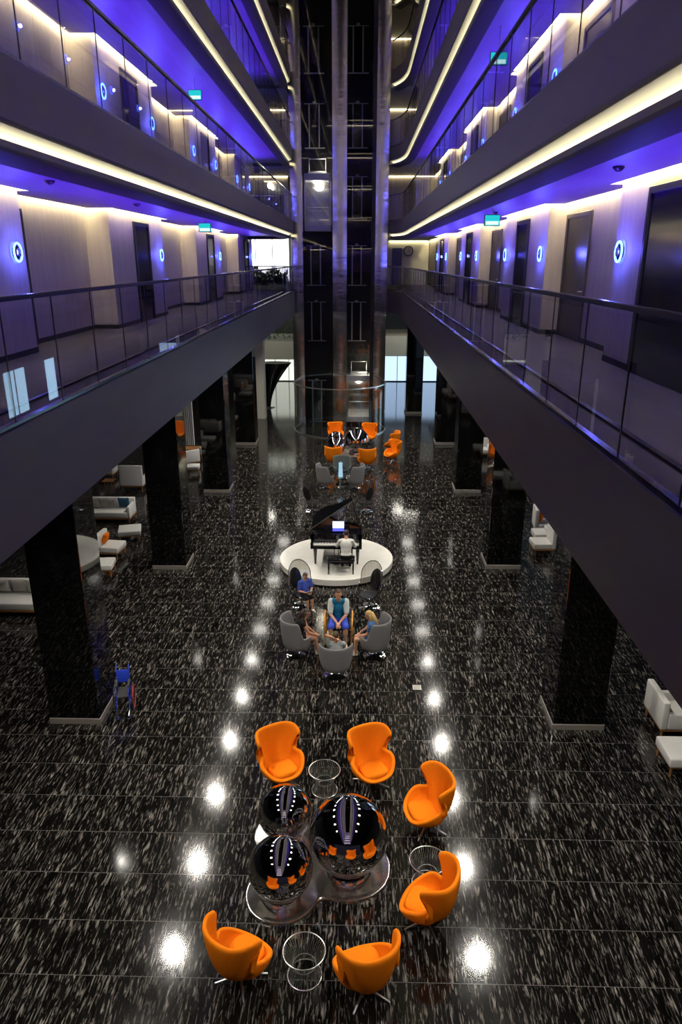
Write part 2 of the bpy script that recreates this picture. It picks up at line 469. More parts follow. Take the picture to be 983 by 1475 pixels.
# downlights in the balcony soffit above the hall
spot_z = 6.64
dn = 0
for side, x in (('left', -4.43), ('right', 3.02)):
    for j in range(14):
        y = 5.0 + 2.75*j
        t = thing('downlight', '%s flat downlight from the near end under the lowest %s balcony' % (dozen(j), side), 'light', (x, y, spot_z), 0, 'soffit downlights')
        bm = newbm(); box(bm, -.33, .33, -.12, .12, -.02, -.001, .006, 1); fin(bm, 'frame', M['steel'], t, False)
        bm = newbm(); box(bm, -.29, .29, -.085, .085, -.027, -.0205, .003, 1); fin(bm, 'lens', M['spot'], t, False)
        ld = bpy.data.lights.new('downlight_lamp', 'SPOT'); ld.energy = 500; ld.spot_size = math.radians(125); ld.spot_blend = .6; ld.shadow_soft_size = .11; ld.color = (1, .94, .84)
        lo = bpy.data.objects.new('downlight_lamp', ld); C.objects.link(lo); lo.parent = t; lo.location = (0, 0, -.06)
# the near end of the atrium, behind the viewer
PE = [(XL-.3, Y0), (XR+.3, Y0)]
for k in LEV:
    z = ZF(k)
    bm = newbm(); sweep(bm, PE, [(0, 0), (0, -.62 if k > 1 else -1.2), (.06, -.62 if k > 1 else -1.2), (.06, 0)], 1, z); struct(tname(), bm, M['fascia'])
    if k > 1:
        bm = newbm(); sweep(bm, PE, [(.03, -.58), (.03, -.642), (.10, -.662), (.18, -.69), (.25, -.73), (.285, -.77), (.295, -.815), (.31, -.815), (.31, -.58)], 1, z); struct(tname(), bm, M['cove'], True)
        bm = newbm(); sweep(bm, PE, [(.13, -.765), (.13, -.835), (.15, -.87), (.48, -.93), (.50, -.92), (.50, -.78), (.33, -.78), (.33, -.82), (.16, -.82), (.16, -.765)], 1, z); struct(tname(), bm, M['lip'])
        bm = newbm(); sweep(bm, PE, [(.19, -.818), (.25, -.818), (.25, -.800), (.19, -.800)], 1, z)
        tag(fin(bm, 'cove_light', M['warm'], None, False), 'warm white LED strip under the near end of the %s balcony' % ORD[k], 'light')
        bm = newbm(); box(bm, -7.2, 5.2, Y0-3.2, Y0-.5, z-.78, z-.70); struct('ceiling', bm, M['ceil'])
    bm = newbm(); box(bm, -7.2, 5.2, Y0-3.2, Y0-.32, z-.55, z); struct('floor', bm, M['carpet'])
    if k < 6:
        bm = newbm(); box(bm, -7.2, 5.2, Y0-3.4, Y0-3.21, z, z+2.82); struct('wall_front', bm, M['wallpaper'])
        ld = bpy.data.lights.new('violet_uplight', 'AREA'); ld.shape = 'RECTANGLE'; ld.size = 7; ld.size_y = .05; ld.energy = 150; ld.color = (.10, .015, 1); ld.spread = math.radians(80)
        bm = newbm(); box(bm, -4.5, 3.5, Y0-.56, Y0-.5, z+.001, z+.03); o = fin(bm, 'floor_light_channel', M['rail'], None, False)
        tag(o, 'metal light channel on the near end of the %s balcony' % ORD[k], 'light')
        lo = bpy.data.objects.new('violet_uplight', ld); C.objects.link(lo); lo.parent = o; lo.location = (-.5, Y0-.53, z+.035); lo.rotation_euler = (PI+math.radians(19), 0, 0)
        bm = newbm(); box(bm, -6.5, 4.5, Y0-3.2, Y0-3.15, z+2.79, z+2.815)
        tag(fin(bm, 'wall_wash_light', M['warm'], None, False), 'warm light line on the near end wall of the %s balcony' % ORD[k], 'light')
# ------------------------------------------------------------------ corridor fixtures
def sconce(x, y, z, sx, label):
    t = thing('wall_sconce', label, 'wall light', (x, y, z), 0, 'blue ring wall lights')
    bm = newbm(); ring(bm, (.05*sx, 0, 0), .155, .017, 28, 8, 'x'); fin(bm, 'light_ring', M['sconce'], t)
    bm = newbm()
    mx = Matrix.Rotation(PI/2*sx, 4, 'Y')
    v0 = len(bm.verts); lathe(bm, [(0, .075), (.095, .07), (.125, .05), (.125, .0), (0, 0)], seg=6)
    for v in bm.verts: v.co = mx @ v.co
    fin(bm, 'shade', M['dark'], t, False)
    ld = bpy.data.lights.new('sconce_glow', 'POINT'); ld.energy = 34; ld.color = (.10, .11, 1); ld.shadow_soft_size = .06
    lo = bpy.data.objects.new('sconce_glow', ld); C.objects.link(lo); lo.parent = t; lo.location = (.16*sx, 0, 0)
    return t
proto = {}
for side, bays, x, sx in (('left', LBAY, -6.08, 1), ('right', RBAY, 4.25, -1)):
    for k in (1, 2, 3):
        n = 0
        for a, b in bays:
            for y in ([b-.4] if side == 'left' and k == 1 else [a+.4, b-.32]):
                if y < 6: continue
                lab = '%s blue ring sconce from the near end, %s wall of the %s balcony' % (dozen(n), side, ORD[k]); n += 1
                if side not in proto: proto[side] = sconce(x, y, ZF(k)+1.78, sx, lab)
                else: dup(proto[side], (x, y, ZF(k)+1.78), 0, lab)

dcount = [0]
def door(x, sx, y0, y1, z, h, leafm, framem, knob=True):
    """a door in a wall that faces sx along x"""
    dcount[0] += 1
    bm = newbm()
    for a, b, c, d in ((y0, y0+.09, 0, h), (y1-.09, y1, 0, h), (y0+.0901, y1-.0901, h-.1, h)):
        box(bm, min(x, x+.05*sx)+.001*sx, max(x, x+.05*sx)+.001*sx, a, b, z+c+.003, z+d, .008, 1)
    f = struct('door_%d' % dcount[0], bm, framem)
    bm = newbm(); box(bm, min(x, x+.02*sx)+.001*sx, max(x, x+.02*sx)+.001*sx, y0+.092, y1-.092, z+.005, z+h-.102)
    fin(bm, 'door_leaf', leafm, f, False)
    if knob:
        bm = newbm(); yk = y0+.2; xk = x+.05*sx
        tube(bm, [(x+.02*sx, yk, z+1.02), (x+.07*sx, yk, z+1.02), (x+.07*sx, yk+.12, z+1.02)], .012, 8)
        fin(bm, 'handle', M['steel'], f)
    return f
for k in (1, 2, 3):
    z = ZF(k)
    for a, b in LBAY:
        if b+5 < 10: continue
        if a > 8: door(-6.08, 1, a+1.95, a+3.4, z, 2.62, M['dark'], M['black'], False) if a > 12 else None
        door(-6.67, 1, b+.05, b+1.35, z, 2.6, M['door'], M['black'])
    for a, b in RBAY:
        if a < 2: continue
        if a > 12: door(4.25, -1, a+1.85, a+3.3, z, 2.62, M['dark'], M['black'], False)
        else: door(4.25, -1, a+.6, a+3.68, z, 2.66, M['dark'], M['black'], False)
        door(4.69, -1, b+2.9, b+4.72, z, 2.6, M['door'], M['frame'])

def exit_sign(x, y, zc, label, rod):
    t = thing('exit_sign', label, 'sign', (x, y, zc))
    bm = newbm(); box(bm, -.19, .19, -.03, .03, -.13, .13, .01, 2); fin(bm, 'sign_box', M['frame'], t)
    bm = newbm(); box(bm, -.175, .175, -.036, -.0305, -.115, .115); fin(bm, 'lit_face', M['exit'], t, False)
    bm = newbm(); box(bm, -.15, .15, -.040, -.0365, -.10, -.02); fin(bm, 'white_band', M['exit_white'], t, False)
    bm = newbm(); tube(bm, [(0, 0, .13), (0, 0, .13+rod)], .01, 8); fin(bm, 'hanger', M['steel'], t)
exit_sign(-4.7, 23.6, 10.40, 'cyan lit exit sign hanging over the left lowest corridor', .12)
exit_sign(3.2, 19.0, 10.38, 'cyan lit exit sign hanging over the right lowest corridor', .14)
exit_sign(3.0, 18.3, 13.62, 'cyan lit exit sign hanging above the glass of the right second balcony', .5)
exit_sign(-4.6, 22.8, 13.80, 'cyan lit exit sign just above the handrail of the left second balcony', .3)

def sprinkler(x, y, z, label):
    t = thing('smoke_detector', label, 'detector', (x, y, z))
    bm = newbm(); lathe(bm, [(0, -.05), (.05, -.045), (.075, -.02), (.08, 0), (0, 0)], seg=20); fin(bm, 'housing', M['frame'], t)
    bm = newbm(); ring(bm, (0, 0, -.055), .035, .006, 16, 6); fin(bm, 'sensor_cage', M['steel'], t)
for i, (x, y) in enumerate(((3.4, 10.6), (-4.8, 12.2), (-4.9, 17.2), (3.5, 20.4))):
    sprinkler(x, y, 10.645, 'small round ceiling detector %s' % ('over the right lowest corridor near the dark wall panel', 'over the left lowest corridor before the first wall recess', 'over the left lowest corridor beside the first dark panel', 'over the right lowest corridor beyond the exit sign')[i])

# wall clock at the far end of the right corridor
bm = newbm(); box(bm, 1.9, 4.65, 51.9, 52.05, 7.835, 10.64); struct('wall_back', bm, M['cream'])
bm = newbm(); box(bm, 2.0, 4.5, 51.80, 51.84, 10.60, 10.625); tag(fin(bm, 'wall_wash_light', M['warm_fill'], None, False), 'added warm fill strip brightening the wall around the clock', 'light')  # strip added to brighten the clock wall
t = thing('wall_clock', 'round white wall clock with dark rim at the far end of the right corridor', 'clock', (3.28, 51.88, 10.0))
bm = newbm(); ring(bm, (0, -.02, 0), .30, .03, 32, 8, 'y'); fin(bm, 'rim', M['black'], t)
bm = newbm(); mx = Matrix.Rotation(PI/2, 4, 'X'); lathe(bm, [(0, .01), (.29, .01), (.29, 0), (0, 0)], seg=32)
for v in bm.verts: v.co = mx @ v.co
fin(bm, 'dial', M['white'], t, False)
bm = newbm(); tube(bm, [(0, -.02, 0), (0, -.02, .2)], .012, 6); tube(bm, [(0, -.02, 0), (.12, -.02, -.04)], .014, 6); fin(bm, 'hands', M['black'], t)
dcount[0] += 1
bm = newbm(); box(bm, 2.2, 2.85, 51.84, 51.89, 7.84, 10.2, .01, 1); struct('door_%d' % dcount[0], bm, M['door'])

# ------------------------------------------------------------------ columns of the hall
def column(x0, y0, label):
    t = thing('hall_column', label, 'column', (x0+.54, y0+.54, 0))
    bm = newbm(); box(bm, -.54, .54, -.54, .54, .14, 6.64, .012, 1); fin(bm, 'column_shaft', M['granite'], t, False)
    bm = newbm(); box(bm, -.555, .555, -.555, .555, 0, .139, .008, 1); fin(bm, 'plinth', M['plinth'], t, False)
    return t
for i, y in enumerate((13.22, 21.5, 29.7, 38.2)):
    column(-6.6, y, 'square black granite column on the left side of the hall, %s' % ('nearest, beside the wheelchair', 'second from the near end', 'third from the near end', 'fourth and last')[i])
for i, y in enumerate((13.26, 21.8, 29.95, 38.5, 46.85)):
    column(4.2 if i < 4 else 3.05, y, 'square black granite column on the right side of the hall, %s' % ('first and nearest', 'second from the near end', 'third from the near end', 'fourth from the near end', 'fifth, by the blue windows')[i])

# ------------------------------------------------------------------ the lift tower
t = thing('lift_tower', 'tall steel tower with two dark glass lift shafts at the end of the atrium', 'lift shaft', (-1.1, 42.5, 0))
TX = 1.1; ZT = 27.5
def tb(a, b): return a+TX, b+TX
def bandmesh(x0, x1, z0, z1, bulge=.025):
    bm = newbm(); a, b = tb(x0, x1); n = 8
    pr = []
    for i in range(n+1):
        u = i/n*2-1; pr.append((a+(b-a)*i/n, -bulge*(1-u*u)))
    poly = pr + [(b, .5), (a, .5)]
    nz = 14
    rows = []
    for j in range(nz+1): rows.append([bm.verts.new((x, y, z0+(z1-z0)*j/nz)) for x, y in poly])
    m = len(poly)
    for A, B in zip(rows, rows[1:]):
        for i in range(m): bm.faces.new((A[i], A[(i+1) % m], B[(i+1) % m], B[i]))
    bm.faces.new(rows[0][::-1]); bm.faces.new(rows[-1])
    return bm
for x0, x1 in ((-3.75, -3.12), (-1.475, -.70), (.857, 1.53)):
    fin(bandmesh(x0, x1, 0, ZT), 'steel_band', M['steel_band'], t, True, 35)
bm = newbm(); a, b = tb(-3.7, 1.5); box(bm, a, b, 2.3, 2.5, 0, ZT); box(bm, a, a+.1, .5, 2.29, 0, ZT); box(bm, b-.1, b, .5, 2.29, 0, ZT)
for x in (-1.44, -.74): q = x+TX; box(bm, q-.03, q+.03, .5, 2.29, 0, ZT)
fin(bm, 'shaft_wall', M['shaft'], t, False)
bm = newbm(); q = .80+TX; box(bm, q-.16, q+.04, .06, .1, 0, ZT); fin(bm, 'side_panel', M['black'], t, False)
for x0, x1 in ((-3.12, -1.475), (-.70, .857)):
    bm = newbm(); a, b = tb(x0, x1); box(bm, a+.01, b-.01, .09, .1, 0.0, ZT) if False else box(bm, a+.012, b-.012, .12, .132, 0.0, ZT)
    fin(bm, 'shaft_glass', M['shaft_glass'], t, False)
LZ = [(0.02, 2.52), (4.92, 7.1)] + [(ZF(k)+.25, ZF(k)+2.37) for k in range(1, 6)]
for si, (xa, xb, xl, xr) in enumerate(((-2.79, -2.245, -3.05, -1.95), (-.41, .106, -.66, .42))):
    for z0, z1 in LZ:
        bm = newbm()
        for x in (xa, xb): q = x+TX; box(bm, q-.035, q+.035, 1.78, 1.84, z0, z1)
        a, b = tb(xl, xr); box(bm, a, b, 1.77, 1.85, z0-.05, z0-.001); box(bm, a, b, 1.77, 1.85, z1+.001, z1+.035)
        q = (xa+xb)/2+TX; box(bm, q-.09, q+.09, 1.70, 1.76, z1+.0, z1+.13, .02, 1)
        f = fin(bm, 'landing_door_frame', M['shaftline'], t, False)
        bm = newbm(); box(bm, xa+TX+.036, xb+TX-.036, 1.80, 1.83, z0+.001, z1-.001)
        fin(bm, 'landing_door', M['dark'], f, False)

def lift_car(xc, z0, h, label, lit):
    c = thing('lift_car', label, 'lift', (xc, 43.15, z0))
    w = .72
    bm = newbm(); box(bm, -w, w, -.30, 1.0, 0, .32, .01, 1); fin(bm, 'car_floor', M['shaftline'], c, False)
    bm = newbm(); box(bm, -w, w, -.30, 1.0, h-.34, h, .01, 1); fin(bm, 'car_roof', M['shaftline'], c, False)
    bm = newbm()
    for x in (-w+.04, w-.04):
        for y in (-.26, .96): box(bm, x-.04, x+.04, y-.035, y+.035, .321, h-.341)
    fin(bm, 'car_posts', M['steel'], c, False)
    bm = newbm(); box(bm, -w+.081, w-.081, -.27, -.26, .321, h-.341); fin(bm, 'front_glass', M['clear'], c, False)
    bm = newbm(); box(bm, -w+.081, w-.081, .93, .95, .321, h-.341); fin(bm, 'car_door', M['steel_band'], c, False)
    bm = newbm(); tube(bm, [(-w+.09, -.2, 1.2), (w-.09, -.2, 1.2)], .02, 8); fin(bm, 'hand_rail', M['shaftline'], c)
    bm = newbm(); box(bm, -.5, .5, .1, .5, h+.001, h+.14, .02, 1); tube(bm, [(-.45, .2, h+.14), (-.45, .2, h+.75), (.45, .2, h+.75), (.45, .2, h+.14)], .018, 6)
    fin(bm, 'roof_gear', M['shaftline'], c)
    bm = newbm(); box(bm, -.3, .3, .1, .5, h-.36, h-.343); fin(bm, 'car_or_fill_lamp', M['lamp'], c, False)
    ld = bpy.data.lights.new('car_lamp', 'POINT'); ld.energy = 60; ld.color = (1, .93, .8); ld.shadow_soft_size = .15
    lo = bpy.data.objects.new('car_lamp', ld); C.objects.link(lo); lo.parent = c; lo.location = (0, .3, h-.55)
    ld = bpy.data.lights.new('roof_work_lamp', 'POINT'); ld.energy = 22; ld.color = (1, .95, .7); ld.shadow_soft_size = .05
    lo = bpy.data.objects.new('roof_work_lamp', ld); C.objects.link(lo); lo.parent = c; lo.location = (.3, .0, h+.4)
    return c
lift_car(-2.31, 10.95, 2.9, 'glass lift car with steel frame stopped high in the left shaft', True)
lift_car(.02, .3, 2.75, 'glass lift car with pale roof beam at hall level in the right shaft', False)

# curved glass screen round the foot of the tower
t = thing('glass_screen', 'curved clear glass screen with steel rims around the foot of the lift tower', 'glass screen', (-1.08, 42.4, 0))
R = 2.66
for k in range(6):
    a0 = PI + PI*k/6 + .004; a1 = PI + PI*(k+1)/6 - .004
    bm = newbm(); lathe(bm, [(R-.006, .06), (R+.006, .06), (R+.006, 2.72), (R-.006, 2.72), (R-.006, .06)], seg=10, a0=a0, a1=a1)
    fin(bm, 'glass_panel', M['clear'], t, True, 60)
for z0, z1, nm in ((0, .058, 'bottom_rim'), (2.722, 2.78, 'top_rim')):
    bm = newbm(); lathe(bm, [(R-.03, z0), (R+.03, z0), (R+.03, z1), (R-.03, z1), (R-.03, z0)], seg=48, a0=PI, a1=2*PI); fin(bm, nm, M['wire'], t, True, 40)

# ------------------------------------------------------------------ the far end behind the tower
wn = [0]
def window(x0, x1, y, z0, z1, glassm, nx=2, nz=2, framem=None, depth=.08):
    wn[0] += 1
    bm = newbm(); fr = .05
    for i in range(nx+1):
        x = x0+(x1-x0)*i/nx; box(bm, x-fr/2, x+fr/2, y-depth, y, z0, z1)
    for j in range(nz+1):
        z = z0+(z1-z0)*j/nz; box(bm, x0+fr/2+.001, x1-fr/2-.001, y-depth+.003, y-.003, z-fr/2, z+fr/2)
    f = struct('window_%d' % wn[0], bm, framem or M['frame'])
    bm = newbm(); box(bm, x0+.02, x1-.02, y-.03, y-.02, z0+.02, z1-.02); fin(bm, 'pane', glassm, f, False)
    return f
def xwindow(x, sx, y0, y1, z0, z1, glassm, ny=2, nz=2):
    wn[0] += 1
    bm = newbm(); fr = .06
    for i in range(ny+1):
        y = y0+(y1-y0)*i/ny; box(bm, min(x, x+.08*sx), max(x, x+.08*sx), y-fr/2, y+fr/2, z0, z1)
    for j in range(nz+1):
        z = z0+(z1-z0)*j/nz; box(bm, min(x, x+.07*sx), max(x, x+.07*sx), y0+fr/2, y1-fr/2, z-fr/2, z+fr/2)
    f = struct('window_%d' % wn[0], bm, M['frame'])
    bm = newbm(); box(bm, min(x+.02*sx, x+.03*sx), max(x+.02*sx, x+.03*sx), y0+.02, y1-.02, z0+.02, z1-.02); fin(bm, 'pane', glassm, f, False)
bm = newbm(); box(bm, -16, 14, 60, 60.3, 0, 28); struct('wall_back', bm, M['soffit'])
bm = newbm(); box(bm, -16.3, -16, Y0, 60, 0, 7); struct('wall_left', bm, M['lip'])
bm = newbm(); box(bm, 14, 14.3, Y0, 60, 0, 7); struct('wall_right', bm, M['lip'])
window(1.2, 9.0, 59.98, 0.05, 3.1, M['dayblue'], 4, 1)
window(-8.6, -5.0, 54.9, 8.0, 11.2, M['day'], 3, 1, M['white'])
window(-9.0, -4.6, 59.98, 0.05, 3.0, M['day_soft'], 4, 1, M['white'])
window(-9.0, -4.2, 56.9, 5.6, 6.6, M['day_soft'], 3, 1, M['white'])
bm = newbm(); box(bm, -12, -9.1, 55, 55.2, 7.8, 11.4); box(bm, -4.9, -2.0, 55, 55.2, 7.8, 11.4); struct('wall_back', bm, M['cream'])
# mezzanine slabs
bm = newbm(); box(bm, -9.5, -4.0, 51.5, 57, 2.85, 4.1); box(bm, -3.999, 1.4, 53, 57, 2.85, 4.1); box(bm, 1.401, 5.5, 51.5, 57, 3.1, 4.45)
struct('floor', bm, M['cream'])
bm = newbm(); box(bm, -6.62, -5.82, 44.9, 45.7, 0, 6.6, .01, 1)
tag(fin(bm, 'square_pillar', M['cream'], None, False), 'plain cream square pillar standing behind the fourth black column', 'column')
bm = newbm()
for i in range(420):
    x = random.uniform(-8.8, -4.4); y = random.uniform(52.2, 53.2); z = 4.12 + random.random()**1.5*1.3
    a = random.uniform(0, 6.28); b = random.uniform(-.9, .9); d = Vector((math.cos(a)*math.cos(b), math.sin(a)*math.cos(b), math.sin(b)+.3)).normalized()
    s = d.cross(Vector((0, 0, 1))).normalized()*.05; p = Vector((x, y, z)); q = p+d*.28
    vs = [bm.verts.new(w) for w in (p, p+d*.12+s, q, p+d*.12-s)]; bm.faces.new(vs)
o = fin(bm, 'planting', M['leaf'], None, False); tag(o, 'green foliage growing along the mezzanine edge left of the lift tower', 'plants', None, 'stuff')
bm = newbm()
for i in range(2400):
    x = random.uniform(-8.6, -5.0); y = random.uniform(52.4, 53.6); z = 7.86 + random.random()**1.2*(.85+.25*math.sin(x*5))
    a = random.uniform(0, 6.28); b = random.uniform(-.9, .9); d = Vector((math.cos(a)*math.cos(b), math.sin(a)*math.cos(b), math.sin(b)+.3)).normalized()
    s = d.cross(Vector((0, 0, 1))).normalized()*.07; p = Vector((x, y, z)); q = p+d*.26
    vs = [bm.verts.new(w) for w in (p, p+d*.12+s, q, p+d*.12-s)]; bm.faces.new(vs)
o = fin(bm, 'planting', M['leaf'], None, False); tag(o, 'leafy planting in front of the bright white window on the lowest balcony', 'plants', None, 'stuff')
bm = newbm(); box(bm, -12, -3.9, 42.7, 55, 7.53, 7.83); struct('floor', bm, M['carpet'])
for k in (2, 3, 4):
    z = ZF(k)
    for x0, x1, sd in ((1.56, 5.3, 'right'), (-9.0, -4.4, 'left')):
        y = 48.5
        bm = newbm(); box(bm, x0, x1, y, y+.15, z, z+2.82); struct('wall_back', bm, M['wallpaper'])
        bm = newbm(); box(bm, x0+.02, x1-.02, y-.06, y-.01, z+2.79, z+2.815)  # fill strip added so the far walls are not dark
        tag(fin(bm, 'wall_wash_light', M['warm_fill'], None, False), 'added warm fill strip on the far wall of the %s %s balcony' % (ORD[k], sd), 'light')
        if sd == 'left':
            bm = newbm(); box(bm, -9, -3.9, 42.7, 48.4, z-.3, z); struct('floor', bm, M['carpet'])
            bm = newbm(); box(bm, -9, -3.9, 44.01, 48.6, z+2.821, z+2.9); struct('ceiling', bm, M['ceil'])
for x, y, l in ((-6.6, 47.5, 'added slim fill lamp over the dark horn sculpture'), (3.4, 49.2, 'added slim fill lamp behind the right side of the lift tower')):  # lamps added to lift the dark slabs behind the tower
    t = thing('car_or_fill_lamp', l, 'light', (x, y, 7.52))
    bm = newbm(); box(bm, -.9, .9, -.1, .1, -.06, -.001, .01, 1); fin(bm, 'fill_lamp_body', M['frame'], t, False)
    bm = newbm(); box(bm, -.86, .86, -.07, .07, -.075, -.061); fin(bm, 'diffuser', M['day_soft'], t, False)
    ld = bpy.data.lights.new('fill_light', 'AREA'); ld.shape = 'RECTANGLE'; ld.size = 1.7; ld.size_y = .14; ld.energy = 80; ld.color = (1, .95, .82)
    lo = bpy.data.objects.new('fill_light', ld); C.objects.link(lo); lo.parent = t; lo.location = (0, 0, -.09)
# dark flared sculpture beside the tower
t = thing('flared_sculpture', 'dark horn shaped sculpture flaring upward beside the cream pillar', 'sculpture', (-6.1, 48.8, 0))
bm = newbm()
n = 16; rows = []
for j in range(n+1):
    u = j/n; z = 3.0*u; w = .22 + 1.15*u**1.7; dx = .55*u**2
    rows.append([bm.verts.new((dx + w*math.cos(2*PI*k/20)*.8, .5*w*math.sin(2*PI*k/20), z)) for k in range(20)])
for A, B in zip(rows, rows[1:]):
    for k in range(20): bm.faces.new((A[k], A[(k+1) % 20], B[(k+1) % 20], B[k]))
bm.faces.new(rows[0][::-1]); bm.faces.new(rows[-1])
fin(bm, 'horn', M['dark'], t)
bm = newbm(); lathe(bm, [(0, 0), (.45, 0), (.45, .04), (.40, .06), (0, .06)], seg=28); fin(bm, 'foot', M['steel'], t)
# windows of the right-hand side bay (seen in the balcony glass)
xwindow(13.98, -1, 24, 30, .4, 3.4, M['dayblue'], 3, 1)
xwindow(13.98, -1, 33, 40, .4, 3.4, M['dayblue'], 3, 1)
xwindow(13.98, -1, 43, 46, .3, 3.6, M['dayblue_strong'], 2, 1)
xwindow(13.98, -1, 49, 53, .3, 3.6, M['dayblue_strong'], 2, 1)
# roof of the atrium
bm = newbm(); box(bm, -8, 6.6, Y0, 55, 27.6, 27.9); struct('ceiling', bm, M['roof'])
# ------------------------------------------------------------------ orange egg chairs
def catmull(P, per):
    out = []; n = len(P)
    for i in range(n-1):
        p0 = Vector(P[max(i-1, 0)]); p1 = Vector(P[i]); p2 = Vector(P[i+1]); p3 = Vector(P[min(i+2, n-1)])
        for j in range(per):
            t = j/per
            out.append(.5*((2*p1) + (p2-p0)*t + (2*p0-5*p1+4*p2-p3)*t*t + (3*p1-p0-3*p2+p3)*t**3))
    out.append(Vector(P[-1])); return out
def shell(rim_half, per, bottom_r, bottom_z, bottom_y, thick, rows=12, back=1.0, belly=.92):
    half = catmull(rim_half, per)
    rim = half + [Vector((-p.x, p.y, p.z)) for p in half[-2:0:-1]]
    n = len(rim); bm = newbm(); R = []
    for j in range(rows+1):
        t = j/rows; row = []
        for p in rim:
            a = math.atan2(p.y-bottom_y, p.x); rad = math.hypot(p.x, p.y-bottom_y)
            B = Vector((bottom_r*math.cos(a), bottom_y+bottom_r*math.sin(a), bottom_z))
            C1 = Vector((rad*.78*math.cos(a), bottom_y+rad*.78*math.sin(a), bottom_z+.0))
            kk = belly
            C2 = Vector((p.x*kk, bottom_y+(p.y-bottom_y)*kk, bottom_z + (p.z-bottom_z)*.42))
            row.append(B*(1-t)**3 + C1*3*t*(1-t)**2 + C2*3*t*t*(1-t) + p*t**3)
        R.append([bm.verts.new(v) for v in row])
    for A, Bq in zip(R, R[1:]):
        for k in range(n): bm.faces.new((A[k], A[(k+1) % n], Bq[(k+1) % n], Bq[k]))
    bm.faces.new(R[0][::-1])
    return bm
def solid(o, th, lev=1, offset=-1):
    """give a skin real thickness with a rounded edge and bake it"""
    s = o.modifiers.new('s', 'SOLIDIFY'); s.thickness = th; s.offset = offset; s.use_even_offset = False
    if lev:
        q = o.modifiers.new('q', 'SUBSURF'); q.levels = lev; q.render_levels = lev
    bake(o)
def bake(o):
    dg = bpy.context.evaluated_depsgraph_get(); dg.update()
    me = bpy.data.meshes.new_from_object(o.evaluated_get(dg))
    for p in me.polygons: p.use_smooth = True
    o.modifiers.clear(); o.data = me

EGG = [(0, .41, .375, 90), (.17, .395, .38, 68), (.31, .33, .43, 48), (.405, .215, .52, 29), (.445, .10, .585, 14), (.435, .00, .61, 1), (.385, -.085, .625, -10), (.34, -.14, .68, -20), (.335, -.125, .77, -28), (.385, -.06, .855, -35), (.435, .005, .94, -42), (.455, -.04, 1.035, -50), (.435, -.19, 1.09, -59), (.345, -.34, 1.095, -69), (.18, -.43, 1.08, -80), (0, -.45, 1.075, -90)]
def egg_shell():
    per = 4; K = [Vector((a, b, c)) for a, b, c, d in EGG]; half = catmull(K, per)
    ang = [v.x for v in catmull([Vector((d, 0, 0)) for a, b, c, d in EGG], per)]
    cols = list(zip(half, ang)) + [(Vector((-p.x, p.y, p.z)), 180-q) for p, q in list(zip(half, ang))[-2:0:-1]]
    bm = newbm(); R = []; rows = 12; by = -.02; zb = .25
    for j in range(rows+1):
        t = j/rows; row = []
        for p, q in cols:
            d = Vector((math.cos(math.radians(q)), math.sin(math.radians(q)), 0)); o = Vector((0, by, 0))
            B = o+d*.10+Vector((0, 0, zb)); C1 = o+d*.37+Vector((0, 0, zb-.01))
            C2 = (o+d*.435).lerp(Vector((p.x, p.y, 0)), .42); C2.z = zb+(p.z-zb)*.50
            row.append(B*(1-t)**3+C1*3*t*(1-t)**2+C2*3*t*t*(1-t)+p*t**3)
        R.append([bm.verts.new(v) for v in row])
    n = len(cols)
    for A, Bq in zip(R, R[1:]):
        for k in range(n): bm.faces.new((A[k], A[(k+1) % n], Bq[(k+1) % n], Bq[k]))
    bm.faces.new(R[0][::-1]); return bm
def star_base(t, h, leg=.36, m='steel'):
    bm = newbm(); lathe(bm, [(0, h), (.055, h), (.05, h-.02), (.028, h-.04), (.026, .10), (.04, .09), (.04, .055), (0, .05)], seg=18); fin(bm, 'post', M[m], t)
    for k in range(4):
        a = PI/4 + PI/2*k; d = Vector((math.cos(a), math.sin(a), 0))
        bm = newbm(); tube(bm, [d*.02+Vector((0, 0, .075)), d*.18+Vector((0, 0, .055)), d*leg+Vector((0, 0, .018))], [.022, .018, .013], 8)
        ball(bm, d*leg+Vector((0, 0, .014)), .014, u=10, v=8)
        fin(bm, 'leg', M[m], t)
def egg_chair(loc, rz, label, group):
    t = thing('egg_chair', label, 'armchair', loc, rz, group)
    bm = egg_shell()
    o = fin(bm, 'shell', M['orange'], t, True, 0); solid(o, .07)
    bm = newbm(); mx = Matrix.Translation((0, .085, .385)) @ Matrix.Rotation(math.radians(5), 4, 'X')
    n = 28; P = []
    for i in range(n):
        a = 2*PI*i/n; c, s = math.cos(a), math.sin(a); e = .55
        P.append((.255*abs(c)**e*(1 if c > 0 else -1), .245*abs(s)**e*(1 if s > 0 else -1)))
    rows = []
    for k, (sc, z) in enumerate(((.90, -.06), (.98, -.04), (1, -.01), (.985, .02), (.94, .038), (.8, .05), (.45, .058))):
        rows.append([bm.verts.new(mx @ Vector((x*sc, y*sc, z))) for x, y in P])
    for A, B in zip(rows, rows[1:]):
        for k in range(n): bm.faces.new((A[k], A[(k+1) % n], B[(k+1) % n], B[k]))
    bm.faces.new(rows[0][::-1]); bm.faces.new(rows[-1])
    fin(bm, 'seat_cushion', M['orange'], t, True, 60)
    star_base(t, .27)
    return t
G1 = 'orange egg chairs round the near mirror balls'
egg0 = egg_chair((-1.42, 11.45, 0), face(.62, -1), 'orange egg chair behind the mirror balls, left of the wire table', G1)
